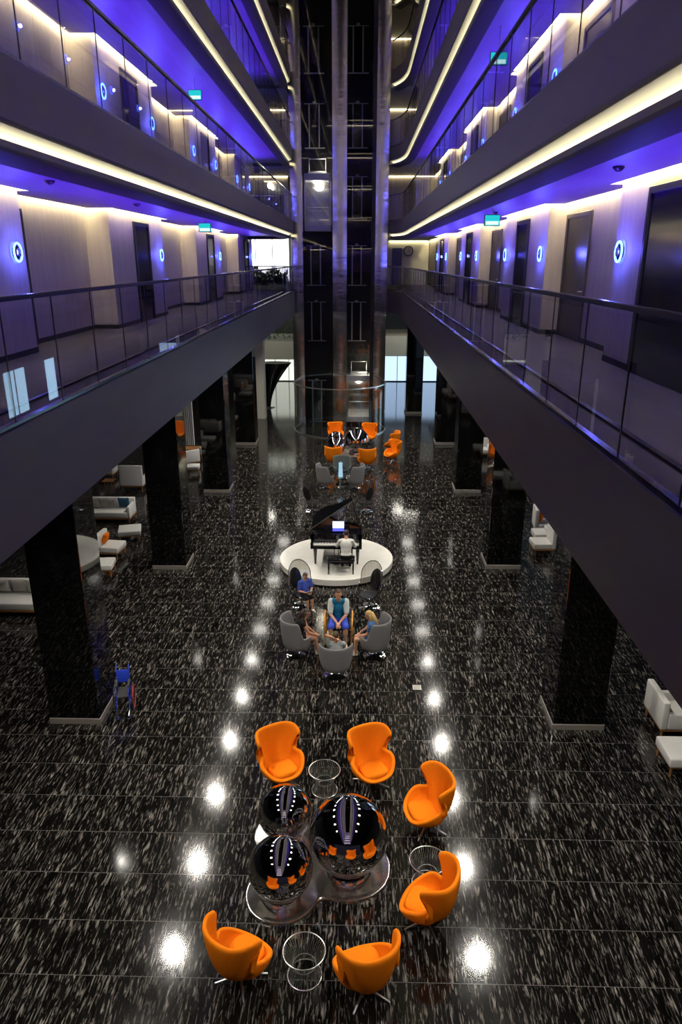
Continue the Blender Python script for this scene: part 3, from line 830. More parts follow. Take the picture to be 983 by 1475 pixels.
for x, y, f, l in ((.30, 11.47, (.50, -1), 'orange egg chair behind the mirror balls, right of the wire table, facing the camera'),
                   (1.27, 10.35, (-.95, -.28), 'orange egg chair turned sideways beyond the largest mirror ball, behind the right wire table'),
                   (1.10, 8.38, (-.9, .42), 'orange egg chair seen from its back corner, in front of the right wire table'),
                   (-1.57, 7.42, (.62, 1), 'orange egg chair with its back turned, left of the front wire table'),
                   (.16, 7.28, (-.35, 1), 'orange egg chair with its back turned, right of the front wire table')):
    dup(egg0, (x, y, 0), face(*f), l)
G2 = 'orange egg chairs round the far mirror balls'
for x, y, f, l in ((-1.22, 38.9, (.3, -1), 'far orange egg chair facing the hall, left one by the glass screen'),
                   (.60, 38.7, (-.2, -1), 'far orange egg chair facing the hall, right one by the glass screen'),
                   (1.70, 34.9, (-1, -.5), 'far orange egg chair turned sideways at the right of the far mirror balls'),
                   (1.75, 36.9, (-1, .35), 'far orange egg chair mostly hidden behind the sideways orange chair'),
                   (-1.15, 33.9, (.25, 1), 'far orange egg chair seen from behind, left of the slate chair'),
                   (.42, 33.6, (-.25, 1), 'far orange egg chair seen from behind, right of the slate chair')):
    dup(egg0, (x, y, 0), face(*f), l, G2)

# ------------------------------------------------------------------ wire tables
def wire_table(loc, label, group):
    t = thing('wire_table', label, 'side table', loc, 0, group)
    H_ = .46; prof = lambda u: .165 + (.29-.165)*max(0, (u-.42)/.58)**1.5 + (.235-.165)*max(0, (.42-u)/.42)**1.4
    bm = newbm()
    for k in range(44):
        a = 2*PI*k/44
        tube(bm, [(prof(u)*math.cos(a), prof(u)*math.sin(a), .008+(H_-.008)*u) for u in (0, .14, .28, .42, .56, .7, .85, 1)], .0045, 5)
    fin(bm, 'wire_cage', M['wire'], t)
    bm = newbm(); ring(bm, (0, 0, H_), .295, .008, 48, 8); fin(bm, 'top_ring', M['wire'], t)
    bm = newbm(); ring(bm, (0, 0, .46*H_), .160, .006, 40, 6); fin(bm, 'waist_ring', M['wire'], t)
    bm = newbm(); ring(bm, (0, 0, .009), .24, .009, 44, 8); fin(bm, 'foot_ring', M['wire'], t)
    bm = newbm(); lathe(bm, [(0, H_+.001), (.285, H_+.001), (.285, H_+.009), (0, H_+.009)], seg=44); fin(bm, 'glass_top', M['clear'], t, True, 30)
    return t
w0 = wire_table((-.58, 11.28, 0), 'chrome wire side table between the two orange chairs behind the mirror balls', 'chrome wire tables')
dup(w0, (1.17, 9.15, 0), .05, 'chrome wire side table between the two orange chairs at the right')
dup(w0, (-.69, 7.5, 0), .03, 'chrome wire side table between the two front orange chairs seen from behind')

# ------------------------------------------------------------------ mirror ball sculptures
def ball_sculpture(loc, label, balls, sc=1.):
    t = thing('ball_sculpture', label, 'sculpture', loc, 0, 'mirror ball sculptures')
    t.scale = (sc, sc, sc)
    def edge(a, grow):
        d = Vector((math.cos(a), math.sin(a))); r = 0.; k = .30
        for i in range(400):
            p = d*r; s = 0
            for (x, y, q, tr) in balls: s += math.exp(-(math.hypot(p.x-x, p.y-y)-(tr+grow))/(.10))
            if -math.log(s)*.10 > 0 and r > .3: break
            r += .005
        return d*r
    bm = newbm(); n = 120; rows = []
    for grow, z in ((0, 0), (0, .025), (-.012, .055), (-.03, .06), (-.06, .045), (-.15, .035)):
        rows.append([bm.verts.new((*edge(2*PI*i/n, grow), z)) for i in range(n)])
    for A, B in zip(rows, rows[1:]):
        for k in range(n): bm.faces.new((A[k], A[(k+1) % n], B[(k+1) % n], B[k]))
    bm.faces.new(rows[0][::-1]); bm.faces.new(rows[-1])
    fin(bm, 'tray', M['tray'], t, True, 50)
    for x, y, q, tr in balls:
        bm = newbm(); ball(bm, (x, y, q+.055), q, u=64, v=40); 
        lathe(bm, [(q*.55, .036), (q*.62, .036), (q*.62, .06), (q*.58, .11), (q*.55, .11)], (x, y, 0), 40)
        b_ = fin(bm, 'mirror_ball', M['mirror'], t, True, 60)
        bm = newbm(); ring(bm, (x, y-.12*q, q*1.99+.055), .022, .005, 16, 6); fin(bm, 'lifting_eye', M['chrome'], b_)
    return t
BALLS = [(-.45, .65, .465, .55), (.64, -.04, .64, .70), (-.40, -.60, .50, .57)]
b0 = ball_sculpture((-.75, 9.44, 0), 'three mirror balls on a chrome tray in the middle of the front orange chairs', BALLS)
ball_sculpture((-.72, 36.6, 0), 'three mirror polished balls among the far orange chairs near the lift tower', BALLS)

# ------------------------------------------------------------------ round stage and piano
SX, SY = -.68, 22.1
t = thing('round_stage', 'low round white marble stage under the grand piano', 'stage', (SX, SY, 0))
bm = newbm(); lathe(bm, [(0, 0), (1.80, 0), (1.80, .05), (0, .05)], seg=96); fin(bm, 'recessed_base', M['black'], t, True, 30)
bm = newbm(); lathe(bm, [(0, .051), (1.84, .051), (1.85, .06), (1.85, .24), (1.835, .25), (0, .25)], seg=96); fin(bm, 'stage_top', M['stone'], t, True, 30)

PX, PY = -.66, 21.42
t = thing('grand_piano', 'black lacquered grand piano with raised lid on the round white stage', 'piano', (PX, PY, .25)); t.scale = (1.09, 1.09, 1.06)
# plan, keyboard edge along y=0, straight bass side at -x
plan = [(-.74, .0), (-.74, 1.45)] + [(x, y) for x, y in ((-.70, 1.60), (-.60, 1.70), (-.45, 1.74), (-.30, 1.70), (-.16, 1.58), (-.04, 1.40), (.08, 1.24), (.24, 1.12), (.44, 1.04), (.62, .94), (.72, .80), (.74, .65))] + [(.74, .0)]
def inset(poly, d):
    n = len(poly); out = []
    for i in range(n):
        p, a, b = Vector(poly[i]), Vector(poly[i-1]), Vector(poly[(i+1) % n])
        t0, t1 = (p-a).normalized(), (b-p).normalized(); nn = (Vector((t0.y, -t0.x))+Vector((t1.y, -t1.x))).normalized()
        out.append(tuple(p + nn*d))
    return out
bm = newbm(); prism(bm, plan, .62, .72); fin(bm, 'soundboard', M['lacquer'], t, False)
bm = newbm()
rimp = plan[:]
inn = inset(rimp, .05)
A = [[bm.verts.new((x, y, z)) for x, y in P] for P, z in ((rimp, .72), (rimp, .98), (inn, .98), (inn, .74))]
n = len(rimp)
for r0, r1 in zip(A, A[1:]):
    for i in range(n):
        if i == n-1: continue
        bm.faces.new((r0[i], r0[i+1], r1[i+1], r1[i]))
fin(bm, 'rim', M['lacquer'], t, False)
bm = newbm(); prism(bm, [p for p in inset(plan, .06) if p[1] > .6]+[(.68, .58), (-.68, .58)], .90, .92); fin(bm, 'string_plate', M['brass'], t, False)
bm = newbm(); box(bm, -.74, .74, -.22, .0, .60, .70, .01, 1); box(bm, -.74, -.66, -.22, .02, .701, .80, .02, 1); box(bm, .66, .74, -.22, .02, .701, .80, .02, 1); box(bm, -.66, .66, .0, .04, .70, .98); fin(bm, 'key_bed', M['lacquer'], t, False)
bm = newbm(); box(bm, -.655, .655, -.20, -.02, .702, .735)
fin(bm, 'white_keys', M['ivory'], t, False)
bm = newbm()
for k in range(52):
    if k % 7 in (2, 6): continue
    x = -.645 + 1.29*(k+1)/52; box(bm, x-.006, x+.006, -.12, -.02, .736, .748)
fin(bm, 'black_keys', M['black'], t, False)
bm = newbm(); box(bm, -.735, .735, .0, .50, .981, .999, .004, 1); fin(bm, 'front_lid', M['lacquer'], t, False)
def lid(theta, poly):
    bm = newbm(); mx = Matrix.Translation((-.74, 0, .99)) @ Matrix.Rotation(-theta, 4, 'Y') @ Matrix.Translation((.74, 0, 0))
    q = [v for v in poly]
    prism(bm, q, 0, .022)
    for v in bm.verts: v.co = mx @ v.co
    return bm
fin(lid(math.radians(36), [(x, y) for x, y in plan if y > .3] and [(-.74, .42)] + [p for p in plan if p[1] > .42] + [(.74, .42)]), 'lid', M['lacquer'], t, False)
bm = newbm()
mx = Matrix.Translation((-.74, 0, 1.015)) @ Matrix.Rotation(-math.radians(36), 4, 'Y') @ Matrix.Translation((.74, 0, 0))
prism(bm, [(-.74, .36), (-.74, .415), (.74, .415), (.74, .36)], 0, .02); 
for v in bm.verts: v.co = mx @ v.co
fin(bm, 'front_flap', M['steel'], t, False)
bm = newbm(); tube(bm, [(.66, .62, .98), (.46, .62, 1.80)], .012, 8); fin(bm, 'lid_prop', M['lacquer'], t)
bm = newbm(); mx = Matrix.Translation((0, .14, 1.0)) @ Matrix.Rotation(math.radians(-18), 4, 'X'); box(bm, -.38, .38, -.01, .012, 0, .22, .008, 1, mx); fin(bm, 'music_desk', M['lacquer'], t, False)
for x, y in ((-.62, .06), (.62, .06), (-.35, 1.45)):
    bm = newbm(); lathe(bm, [(0, .055), (.03, .055), (.032, .10), (.055, .45), (.06, .60), (0, .60)], (x, y, 0), 12); ball(bm, (x, y, .03), .03, u=12, v=8); fin(bm, 'leg', M['lacquer'], t)
bm = newbm(); tube(bm, [(-.06, .12, .60), (-.06, .10, .12)], .012, 8); tube(bm, [(.06, .12, .60), (.06, .10, .12)], .012, 8); box(bm, -.12, .12, .0, .14, .06, .12, .01, 1)
for x in (-.06, 0, .06): box(bm, x-.015, x+.015, -.10, .02, .05, .065, .004, 1)
fin(bm, 'pedal_lyre', M['lacquer'], t)
t = thing('tablet_screen', 'bright white and blue lit tablet propped on the piano music desk', 'tablet', (PX+.06, PY+.17, 1.325))
mx = Matrix.Rotation(math.radians(-18), 4, 'X')
bm = newbm(); box(bm, -.19, .19, -.035, -.022, .012, .34, .006, 1, mx); fin(bm, 'case', M['black'], t, False)
bm = newbm(); box(bm, -.18, .18, -.039, -.036, .12, .33, 0, 1, mx); fin(bm, 'screen', M['screen'], t, False)
bm = newbm(); box(bm, -.18, .18, -.039, -.036, .02, .115, 0, 1, mx); fin(bm, 'blue_toolbar', M['screen_blue'], t, False)

t = thing('piano_bench', 'long black piano bench with the pianist sitting on it', 'bench', (-.50, 20.86, .25))
bm = newbm(); box(bm, -.43, .43, -.19, .19, .42, .50, .025, 2); fin(bm, 'seat', M['lacquer'], t)
for x in (-.38, .38):
    for y in (-.15, .15):
        bm = newbm(); box(bm, x-.025, x+.025, y-.025, y+.025, 0, .42, .004, 1); fin(bm, 'leg', M['lacquer'], t, False)
bm = newbm(); box(bm, -.355, .355, -.17, -.15, .36, .419); box(bm, -.355, .355, .15, .17, .36, .419); fin(bm, 'apron', M['lacquer'], t, False)

# ------------------------------------------------------------------ grey tub chairs
TUB = lambda: None
def tub_chair(loc, rz, label, group, m='grey', high=1.0):
    t = thing('tub_chair', label, 'armchair', loc, rz, group)
    bm = newbm(); n = 40; a0 = math.radians(140)
    rows = []
    # angle 0 = back (-y); walls run round to the arms
    def top(a):
        a = abs(a); k = min(1, max(0, (a-math.radians(82))/math.radians(16))); k = k*k*(3-2*k)
        return high*(1-k) + .58*k
    for th, fl in ((0, 0), (.0, 1)): pass
    cols = []
    for i in range(n+1):
        a = -a0 + 2*a0*i/n; s, c = math.sin(a), -math.cos(a); ht = top(a); e = []
        for z in (0, .2, .4, .6, .8, 1):
            zz = .26 + (ht-.26)*z; r = .34 + .085*z**.7; e.append(Vector((s*r, c*r, zz)))
        cols.append(e)
    for e in cols: rows.append([bm.verts.new(v) for v in e])
    for A, B in zip(rows, rows[1:]):
        for k in range(5): bm.faces.new((A[k], A[k+1], B[k+1], B[k]))
    o = fin(bm, 'tub_back', M[m], t, True, 0); solid(o, .045, 1, -1)
    bm = newbm(); lathe(bm, [(0, .24), (.31, .24), (.335, .27), (.335, .34), (0, .34)], seg=36); fin(bm, 'seat_base', M[m], t, True, 40)
    bm = newbm(); lathe(bm, [(0, .341), (.30, .341), (.315, .37), (.31, .42), (.27, .445), (0, .45)], (0, .01, 0), 32); fin(bm, 'seat_cushion', M['greyin'], t, True, 50)
    bm = newbm(); lathe(bm, [(.0, .24), (.035, .24), (.035, .05), (.06, .035), (.25, .022), (.29, .016), (.29, 0), (0, 0)], seg=36); fin(bm, 'swivel_base', M['chrome'], t, True, 50)
    return t
G3 = 'grey tub chairs round the glass table'
tub0 = tub_chair((-1.50, 16.25, 0), face(1, .35), 'grey tub chair left of the glass table, woman in black sitting in it', G3)
tub0.scale = (1, 1, 1.08)
dup(tub0, (.46, 16.25, 0), face(-1, .35), 'grey tub chair right of the glass table, blond woman sitting in it').scale = (1, 1, 1.08)
dup(tub0, (-.49, 15.32, 0), face(-.05, 1), 'grey tub chair seen from behind, man in grey sitting in it').scale = (1, 1, .92)
G4 = 'grey tub chairs beyond the piano'
dup(tub0, (-1.42, 30.5, 0), face(1, .5), 'empty grey tub chair beyond the piano, left of the blue lit vase', G4)
dup(tub0, (-.10, 30.5, 0), face(-1, .5), 'empty grey tub chair beyond the piano, right of the blue lit vase', G4)
tub_chair((-.72, 32.0, 0), face(0, -1), 'dark slate tub chair facing the camera behind the blue lit vase', G4, 'greygreen', 1.02)

# glass tables with what stands on them
def glass_table(loc, label, r=.31):
    t = thing('glass_table', label, 'table', loc)
    bm = newbm(); lathe(bm, [(0, .48), (r-.004, .48), (r, .484), (r, .490), (r-.004, .494), (0, .494)], seg=40); fin(bm, 'glass_top', M['clear'], t, True, 30)
    bm = newbm(); lathe(bm, [(0, .479), (.09, .479), (.03, .45), (.025, .06), (.06, .03), (.22, .015), (.22, 0), (0, 0)], seg=28); fin(bm, 'pedestal', M['chrome'], t, True, 50)
glass_table((-.47, 16.20, 0), 'round glass table with drinks between the seated guests')
glass_table((-.78, 30.6, 0), 'round glass table under the blue lit vase beyond the piano')
def tumbler(loc, label, drink, h=.13, r=.035):
    t = thing('drinking_glass', label, 'glass', loc, 0, 'drinks on the glass table')
    bm = newbm(); lathe(bm, [(0, 0), (r*.85, 0), (r, h), (r-.004, h), (r*.8, .008), (0, .008)], seg=20); fin(bm, 'glass', M['clear'], t)
    if drink:
        bm = newbm(); lathe(bm, [(0, .01), (r*.78, .01), (r*.9, h*.75), (0, h*.75)], seg=20); fin(bm, 'drink', M[drink], t)
for x, y, d, l in ((-.60, 16.28, 'lime', 'tall glass of green drink on the glass table'), (-.53, 16.14, 'yellow', 'glass of yellow drink nearest the front on the glass table'), (-.49, 16.36, 'yellow', 'glass of yellow drink in front of the man in blue on the glass table'), (-.36, 16.32, None, 'empty clear glass at the right edge of the glass table'), (-.32, 16.12, None, 'empty clear glass nearest the blond woman on the glass table')):
    tumbler((x, y, .495), l, d)
t = thing('lit_vase', 'tall pale blue lit glass vase on the far glass table', 'vase', (-.75, 30.62, .495))
bm = newbm(); lathe(bm, [(0, 0), (.09, 0), (.10, .02), (.075, .5), (.085, .62), (.08, .62), (.07, .5), (0, .06)], seg=24); fin(bm, 'vessel', M['bluevase'], t)
bm = newbm(); lathe(bm, [(0, 0), (.02, .0), (.02, .05), (0, .05)], (0, 0, .63), 10); tube(bm, [(0, 0, .1), (0, 0, .66)], .012, 8); fin(bm, 'stem', M['white'], t)

# armchair of the man in blue: bentwood arms
t = thing('wooden_armchair', 'yellow wood framed armchair under the man in the teal shirt', 'armchair', (-.47, 17.12, 0), face(0, -1)); t.scale = (1.12, 1.12, 1.05)
bm = newbm(); box(bm, -.27, .27, -.27, .27, .36, .45, .03, 2); fin(bm, 'seat', M['greyin'], t)
bm = newbm(); mx = Matrix.Translation((0, -.27, .44)) @ Matrix.Rotation(math.radians(12), 4, 'X'); box(bm, -.26, .26, -.05, .02, 0, .48, .03, 2, mx); fin(bm, 'backrest', M['greyin'], t)
for s in (-1, 1):
    bm = newbm(); tube(bm, catmull([(s*.31, -.34, .0), (s*.31, -.33, .5), (s*.32, -.22, .63), (s*.32, .1, .64), (s*.32, .27, .60), (s*.31, .30, .45), (s*.30, .27, 0)], 6), .022, 10); fin(bm, 'arm_frame', M['wood_light'], t)
bm = newbm(); tube(bm, [(-.305, .22, .37), (.305, .22, .37)], .018, 8); tube(bm, [(-.305, -.3, .37), (.305, -.3, .37)], .018, 8); fin(bm, 'stretcher', M['wood_light'], t)

# ------------------------------------------------------------------ smoked acrylic bubble chairs
ACR = [(0, .34, .40), (.16, .33, .41), (.29, .26, .46), (.37, .12, .56), (.40, -.02, .66), (.40, -.08, .80), (.405, -.10, .95), (.36, -.14, 1.12), (.26, -.20, 1.27), (.13, -.25, 1.35), (0, -.27, 1.37)]
def bubble_chair(loc, rz, label, group):
    t = thing('bubble_chair', label, 'armchair', loc, rz, group)
    bm = shell(ACR, 4, .12, .34, -.05, .02, 10, belly=1.06)
    o = fin(bm, 'acrylic_shell', M['acrylic'], t, True, 0); solid(o, .012, 1)
    half = catmull(ACR, 5); loop = half + [Vector((-p.x, p.y, p.z)) for p in half[-2:0:-1]]
    bm = newbm(); tube(bm, loop, .011, 8, True); fin(bm, 'rim_tube', M['chrome'], t)
    bm = newbm(); ball(bm, (0, .02, .405), .27, (1, 1, .2), 24, 12); fin(bm, 'seat_pad', M['greyin'], t)
    bm = newbm(); mx = Matrix.Rotation(math.radians(14), 4, 'X'); ball(bm, (0, -.29, .80), .25, (.85, .18, 1.25), 24, 14, mx); fin(bm, 'back_pad', M['black'], t)
    bm = newbm(); lathe(bm, [(0, .36), (.14, .35), (.10, .30), (.04, .20), (.035, .09), (.08, .045), (.26, .02), (.31, .012), (.31, 0), (0, 0)], seg=40); fin(bm, 'trumpet_base', M['chrome'], t, True, 60)
    return t
G5 = 'clear bubble chairs near the stage'
bub0 = bubble_chair((-1.58, 18.98, 0), face(.75, -.8), 'smoked clear bubble chair left of the stage front, boy sitting in it', G5)
dup(bub0, (.36, 18.95, 0), face(-.75, -.8), 'empty smoked clear bubble chair in front of the stage at the right')
dup(bub0, (-1.80, 27.4, 0), face(.75, .8), 'smoked clear bubble chair behind the piano at the left')
dup(bub0, (.28, 27.4, 0), face(-.75, .8), 'smoked clear bubble chair behind the piano at the right')

# ------------------------------------------------------------------ wheelchair by the first column
t = thing('wheelchair', 'blue folded wheelchair parked against the first black column on the left', 'wheelchair', (-5.14, 13.75, 0), face(.22, -1)); t.scale = (.78, 1, 1)
for s in (-1, 1):
    x = s*.24
    bm = newbm(); ring(bm, (x, -.08, .30), .285, .016, 36, 8, 'x'); w = fin(bm, 'wheel', M['tyre'], t)
    bm = newbm(); ring(bm, (x+s*.03, -.08, .30), .245, .009, 32, 6, 'x'); fin(bm, 'push_rim', M['red'] if s < 0 else M['chrome'], w)
    bm = newbm()
    for k in range(12): a = 2*PI*k/12; tube(bm, [(x, -.08, .30), (x, -.08+.27*math.cos(a), .30+.27*math.sin(a))], .004, 5)
    tube(bm, [(x-.03, -.08, .30), (x+.03, -.08, .30)], .03, 12); fin(bm, 'spokes', M['chrome'], w)
    bm = newbm(); x = s*.17; tube(bm, [(x, -.30, .98), (x, -.24, .94), (x, -.22, .30), (x, .24, .30), (x, .27, .18)], .013, 8); tube(bm, [(x, -.20, .66), (x, .14, .66), (x, .20, .60), (x, .20, .30)], .012, 8); fin(bm, 'side_frame', M['blue_vinyl'], t)
    bm = newbm(); tube(bm, [(x, -.31, .98), (x, -.40, .985)], .018, 8); fin(bm, 'push_handle', M['tyre'], t)
    bm = newbm(); ring(bm, (x, .24, .085), .062, .018, 20, 8, 'x'); tube(bm, [(x, .24, .085), (x, .22, .30)], .010, 6); fin(bm, 'caster', M['tyre'], t)
    bm = newbm(); tube(bm, [(x, .27, .20), (x*.9, .42, .12)], .011, 6); box(bm, x*.9-.06, x*.9+.06, .38, .50, .10, .115, .004, 1); fin(bm, 'footrest', M['chrome'], t)
    bm = newbm(); box(bm, x-.03, x+.03, -.16, .14, .665, .70, .012, 2); fin(bm, 'armrest', M['tyre'], t)
bm = newbm(); box(bm, -.165, .165, -.22, .20, .44, .475, .012, 2); fin(bm, 'seat', M['tyre'], t)
bm = newbm(); mx = Matrix.Translation((0, -.22, .50)) @ Matrix.Rotation(math.radians(6), 4, 'X'); box(bm, -.165, .165, -.012, .012, .08, .38, .01, 2, mx); fin(bm, 'backrest', M['blue_vinyl'], t)

# ------------------------------------------------------------------ lounge furniture in the side bays
def feet(t, xs, ys_, h, m='wood', r=.022):
    for x in xs:
        for y in ys_:
            bm = newbm(); lathe(bm, [(0, h), (r*1.25, h), (r*.8, 0), (0, 0)], (x, y, 0), 10); fin(bm, 'leg', M[m], t)
def sofa(loc, rz, w, label, cushions, d=.85, arms=(1, 1)):
    t = thing('sofa', label, 'sofa', loc, rz)
    feet(t, (-w/2+.08, w/2-.08), (-d/2+.08, d/2-.08), .16)
    bm = newbm(); box(bm, -w/2, w/2, -d/2, d/2, .16, .22, .008, 1); fin(bm, 'base_frame', M['wood'], t, False)
    bm = newbm(); box(bm, -w/2+.1, w/2-.1, -d/2+.16, d/2, .221, .43, .03, 3); fin(bm, 'seat', M['white'], t)
    bm = newbm(); box(bm, -w/2, w/2, -d/2, -d/2+.15, .221, .80, .02, 2); fin(bm, 'backrest', M['white'], t)
    for s, on in ((-1, arms[0]), (1, arms[1])):
        if on:
            bm = newbm(); box(bm, min(s*w/2, s*(w/2-.095)), max(s*w/2, s*(w/2-.095)), -d/2+.151, d/2-.01, .221, .66, .02, 2); fin(bm, 'arm', M['white'], t)
    return t
def cushion(loc, rz, tilt, m, label, s=.46, grp=None):
    t = None
    bm = newbm(); n = 10; mx = Matrix.Rotation(rz, 4, 'Z') @ Matrix.Rotation(tilt, 4, 'X')
    top = []; bot = []
    for i in range(n+1):
        for j in range(n+1):
            u, v = i/n*2-1, j/n*2-1; k = .075*((1-u**4)*(1-v**4))**.6 + .008
            q = 1-.06*(u*u*v*v)
            x, z = u*s/2*(1-.05*(1-v*v)) , v*s/2*(1-.05*(1-u*u))
            top.append(bm.verts.new(mx @ Vector((x, -k, z)))); bot.append(bm.verts.new(mx @ Vector((x, k, z))))
    id_ = lambda i, j: i*(n+1)+j
    for i in range(n):
        for j in range(n):
            bm.faces.new((top[id_(i, j)], top[id_(i+1, j)], top[id_(i+1, j+1)], top[id_(i, j+1)]))
            bm.faces.new((bot[id_(i, j)], bot[id_(i, j+1)], bot[id_(i+1, j+1)], bot[id_(i+1, j)]))
    for i in range(n):
        bm.faces.new((top[id_(i, 0)], bot[id_(i, 0)], bot[id_(i+1, 0)], top[id_(i+1, 0)])); bm.faces.new((top[id_(i, n)], top[id_(i+1, n)], bot[id_(i+1, n)], bot[id_(i, n)]))
        bm.faces.new((top[id_(0, i)], top[id_(0, i+1)], bot[id_(0, i+1)], bot[id_(0, i)])); bm.faces.new((top[id_(n, i)], bot[id_(n, i)], bot[id_(n, i+1)], top[id_(n, i+1)]))
    o = fin(bm, 'scatter_cushion', M[m], None, True, 60, loc)
    tag(o, label, 'cushion', grp)
    return o
def ottoman(loc, rz, label, w=.6, d=.6, h=.42, leg='wood'):
    t = thing('ottoman', label, 'ottoman', loc, rz)
    feet(t, (-w/2+.06, w/2-.06), (-d/2+.06, d/2-.06), .2, leg)
    bm = newbm(); box(bm, -w/2+.03, w/2-.03, -d/2+.03, d/2-.03, .2, .24, .006, 1); fin(bm, 'frame', M[leg], t, False)
    bm = newbm(); box(bm, -w/2, w/2, -d/2, d/2, .241, h, .035, 3); fin(bm, 'cushion_top', M['white'], t)
    return t
def club_chair(loc, rz, label, w=.78, d=.78, back=.82, leg='wood', arms=True, m='white'):
    t = thing('lounge_chair', label, 'armchair', loc, rz)
    feet(t, (-w/2+.07, w/2-.07), (-d/2+.07, d/2-.07), .2, leg)
    bm = newbm(); box(bm, -w/2+.02, w/2-.02, -d/2+.02, d/2-.02, .2, .25, .006, 1); fin(bm, 'frame', M[leg], t, False)
    a = .11 if arms else .0
    bm = newbm(); box(bm, -w/2+a+.001, w/2-a-.001, -d/2+.141, d/2, .251, .44, .035, 3); fin(bm, 'seat', M[m], t)
    bm = newbm(); box(bm, -w/2, w/2, -d/2, -d/2+.14, .251, back, .03, 3); fin(bm, 'backrest', M[m], t)
    if arms:
        for s in (-1, 1):
            bm = newbm(); box(bm, min(s*w/2, s*(w/2-a)), max(s*w/2, s*(w/2-a)), -d/2+.141, d/2-.02, .251, .62, .03, 3); fin(bm, 'arm', M[m], t)
    return t
def low_table(loc, label, w=.5, d=.5, h=.45, top='wood', r=False):
    t = thing('side_table', label, 'table', loc)
    bm = newbm()
    if r: lathe(bm, [(0, h-.03), (w/2, h-.03), (w/2, h), (0, h)], seg=28)
    else: box(bm, -w/2, w/2, -d/2, d/2, h-.03, h, .006, 1)
    fin(bm, 'table_top', M[top], t, True, 30); feet(t, (-w/2*.6, w/2*.6), (-d/2*.6, d/2*.6), h-.03, 'wood', .016)
    return t
# left bay
sofa((-9.15, 18.55, 0), PI, 2.5, 'long white sofa with pale scatter cushions left of the first black column', 5, .95)
for i in range(5): cushion((-10.15+.46*i, 18.74+.03*(i % 2), .665), 0, math.radians(16), 'cush', '%s pale grey scatter cushion from the left end on the long white sofa' % dozen(i), .44, 'cushions on the long sofa')
club_chair((-9.0, 20.6, 0), PI, 'white armchair with a blue cushion beyond the long sofa', .9, .8)
cushion((-9.0, 20.72, .67), 0, math.radians(16), 'teal', 'dark blue cushion on the white armchair beyond the long sofa', .42)
low_table((-8.85, 19.6, 0), 'dark round side table behind the long white sofa', .6, .6, .5, 'dark', True)
sofa((-9.62, 26.2, 0), PI, 2.0, 'white sofa with grey striped cushions beyond the first black column', 3, .85)
for i, (x, m) in enumerate(((-10.12, 'cush'), (-9.75, 'cush'), (-9.45, 'cush'), (-8.98, 'teal'))): cushion((x, 26.32, .665), 0, math.radians(17), m, ('first grey striped cushion on the second white sofa, at its left end', 'second grey striped cushion on the second white sofa', 'third grey striped cushion on the second white sofa', 'dark blue cushion at the right end of the second white sofa')[i], .44)
ottoman((-8.15, 24.2, 0), .25, 'square white ottoman in front of the second white sofa', .78, .78)
club_chair((-8.3, 22.6, 0), face(1, -.1), 'white lounge chair with an orange cushion between the column and the ottoman', .76, .78, .86, 'wood', False)
cushion((-8.46, 22.62, .65), face(1, -.1), math.radians(-16), 'orange2', 'small orange cushion on the white lounge chair by the ottoman', .34)
ottoman((-8.1, 21.15, 0), .1, 'low white ottoman just behind the first black column', .7, .7)
club_chair((-9.75, 30.2, 0), face(0, 1), 'boxy white armchair with its back to the camera, left of the second black column', 1.0, .85, 1.15)
cushion((-9.85, 30.26, .67), 0, math.radians(-14), 'orange2', 'orange cushion tucked in the boxy white armchair', .38)
club_chair((-11.5, 31.9, 0), face(1, 0), 'white armchair facing sideways next to the boxy white armchair', .8, .8, .84)
low_table((-10.75, 29.9, 0), 'brown wooden side table beside the boxy white armchair', .48, .48, .48)
low_table((-8.4, 35.5, 0), 'brown wooden table between the white chairs beyond the second column', .9, .7, .52)
club_chair((-8.15, 34.0, 0), face(-.6, .8), 'white armchair in front of the brown table beyond the second column', .75, .75, .84)
club_chair((-7.55, 35.6, 0), face(-1, 0), 'white armchair at the right of the brown table beyond the second column', .75, .75, .88)
ottoman((-7.7, 32.6, 0), .1, 'small white ottoman in front of the white armchairs beyond the second column', .6, .6)
for i, (x, y) in enumerate(((-9.1, 38.0), (-8.1, 38.2))):
    bm = newbm()
    pts = []
    for j in range(25): pts.append((x-.3+.6*j/24, y+.05*math.sin(j*1.6)))
    sweep(bm, pts, [(0, 0), (.01, 0), (.01, 3.6), (0, 3.6)], 1, .02)
    tag(fin(bm, 'curtain', M['curtain'], None, True, 60), ('tall pale curtain panel behind the brown table, the one at the left', 'tall pale curtain panel behind the brown table, the one at the right')[i], 'curtain', 'pale curtains')
# right bay
club_chair((6.78, 13.42, 0), face(1, 0), 'white armchair with oak legs at the right edge beside the first black column', .95, .9, .9)
ottoman((6.47, 12.12, 0), .0, 'white ottoman on oak legs in front of the white armchair at the right edge', .85, .75, .45)
low_table((7.3, 11.15, 0), 'orange wood low table beyond the white ottoman at the right edge', .7, .6, .3, 'wood')
club_chair((6.85, 25.2, 0), face(1, -.1), 'white lounge chair with an orange cushion past the first right column', .78, .8, .98, 'wood', False)
cushion((6.70, 25.2, .66), face(1, -.1), math.radians(-16), 'orange2', 'orange cushion on the white lounge chair past the first right column', .42)
club_chair((6.32, 23.25, 0), face(-1, -.05), 'white chair facing the hall past the first right column', .72, .74, .92, 'wood', False)
club_chair((6.5, 24.15, 0), face(-1, 0), 'low white chair just behind the white chair facing the hall', .7, .6, .56, 'wood', False)
club_chair((7.3, 36.3, 0), face(-.2, -1), 'orange armchair beside a white one beyond the third right column', .85, .8, .9, 'wood', True, 'orange2')
club_chair((6.3, 36.1, 0), face(-.1, -1), 'white armchair beside the orange one beyond the third right column', .75, .8, .9)

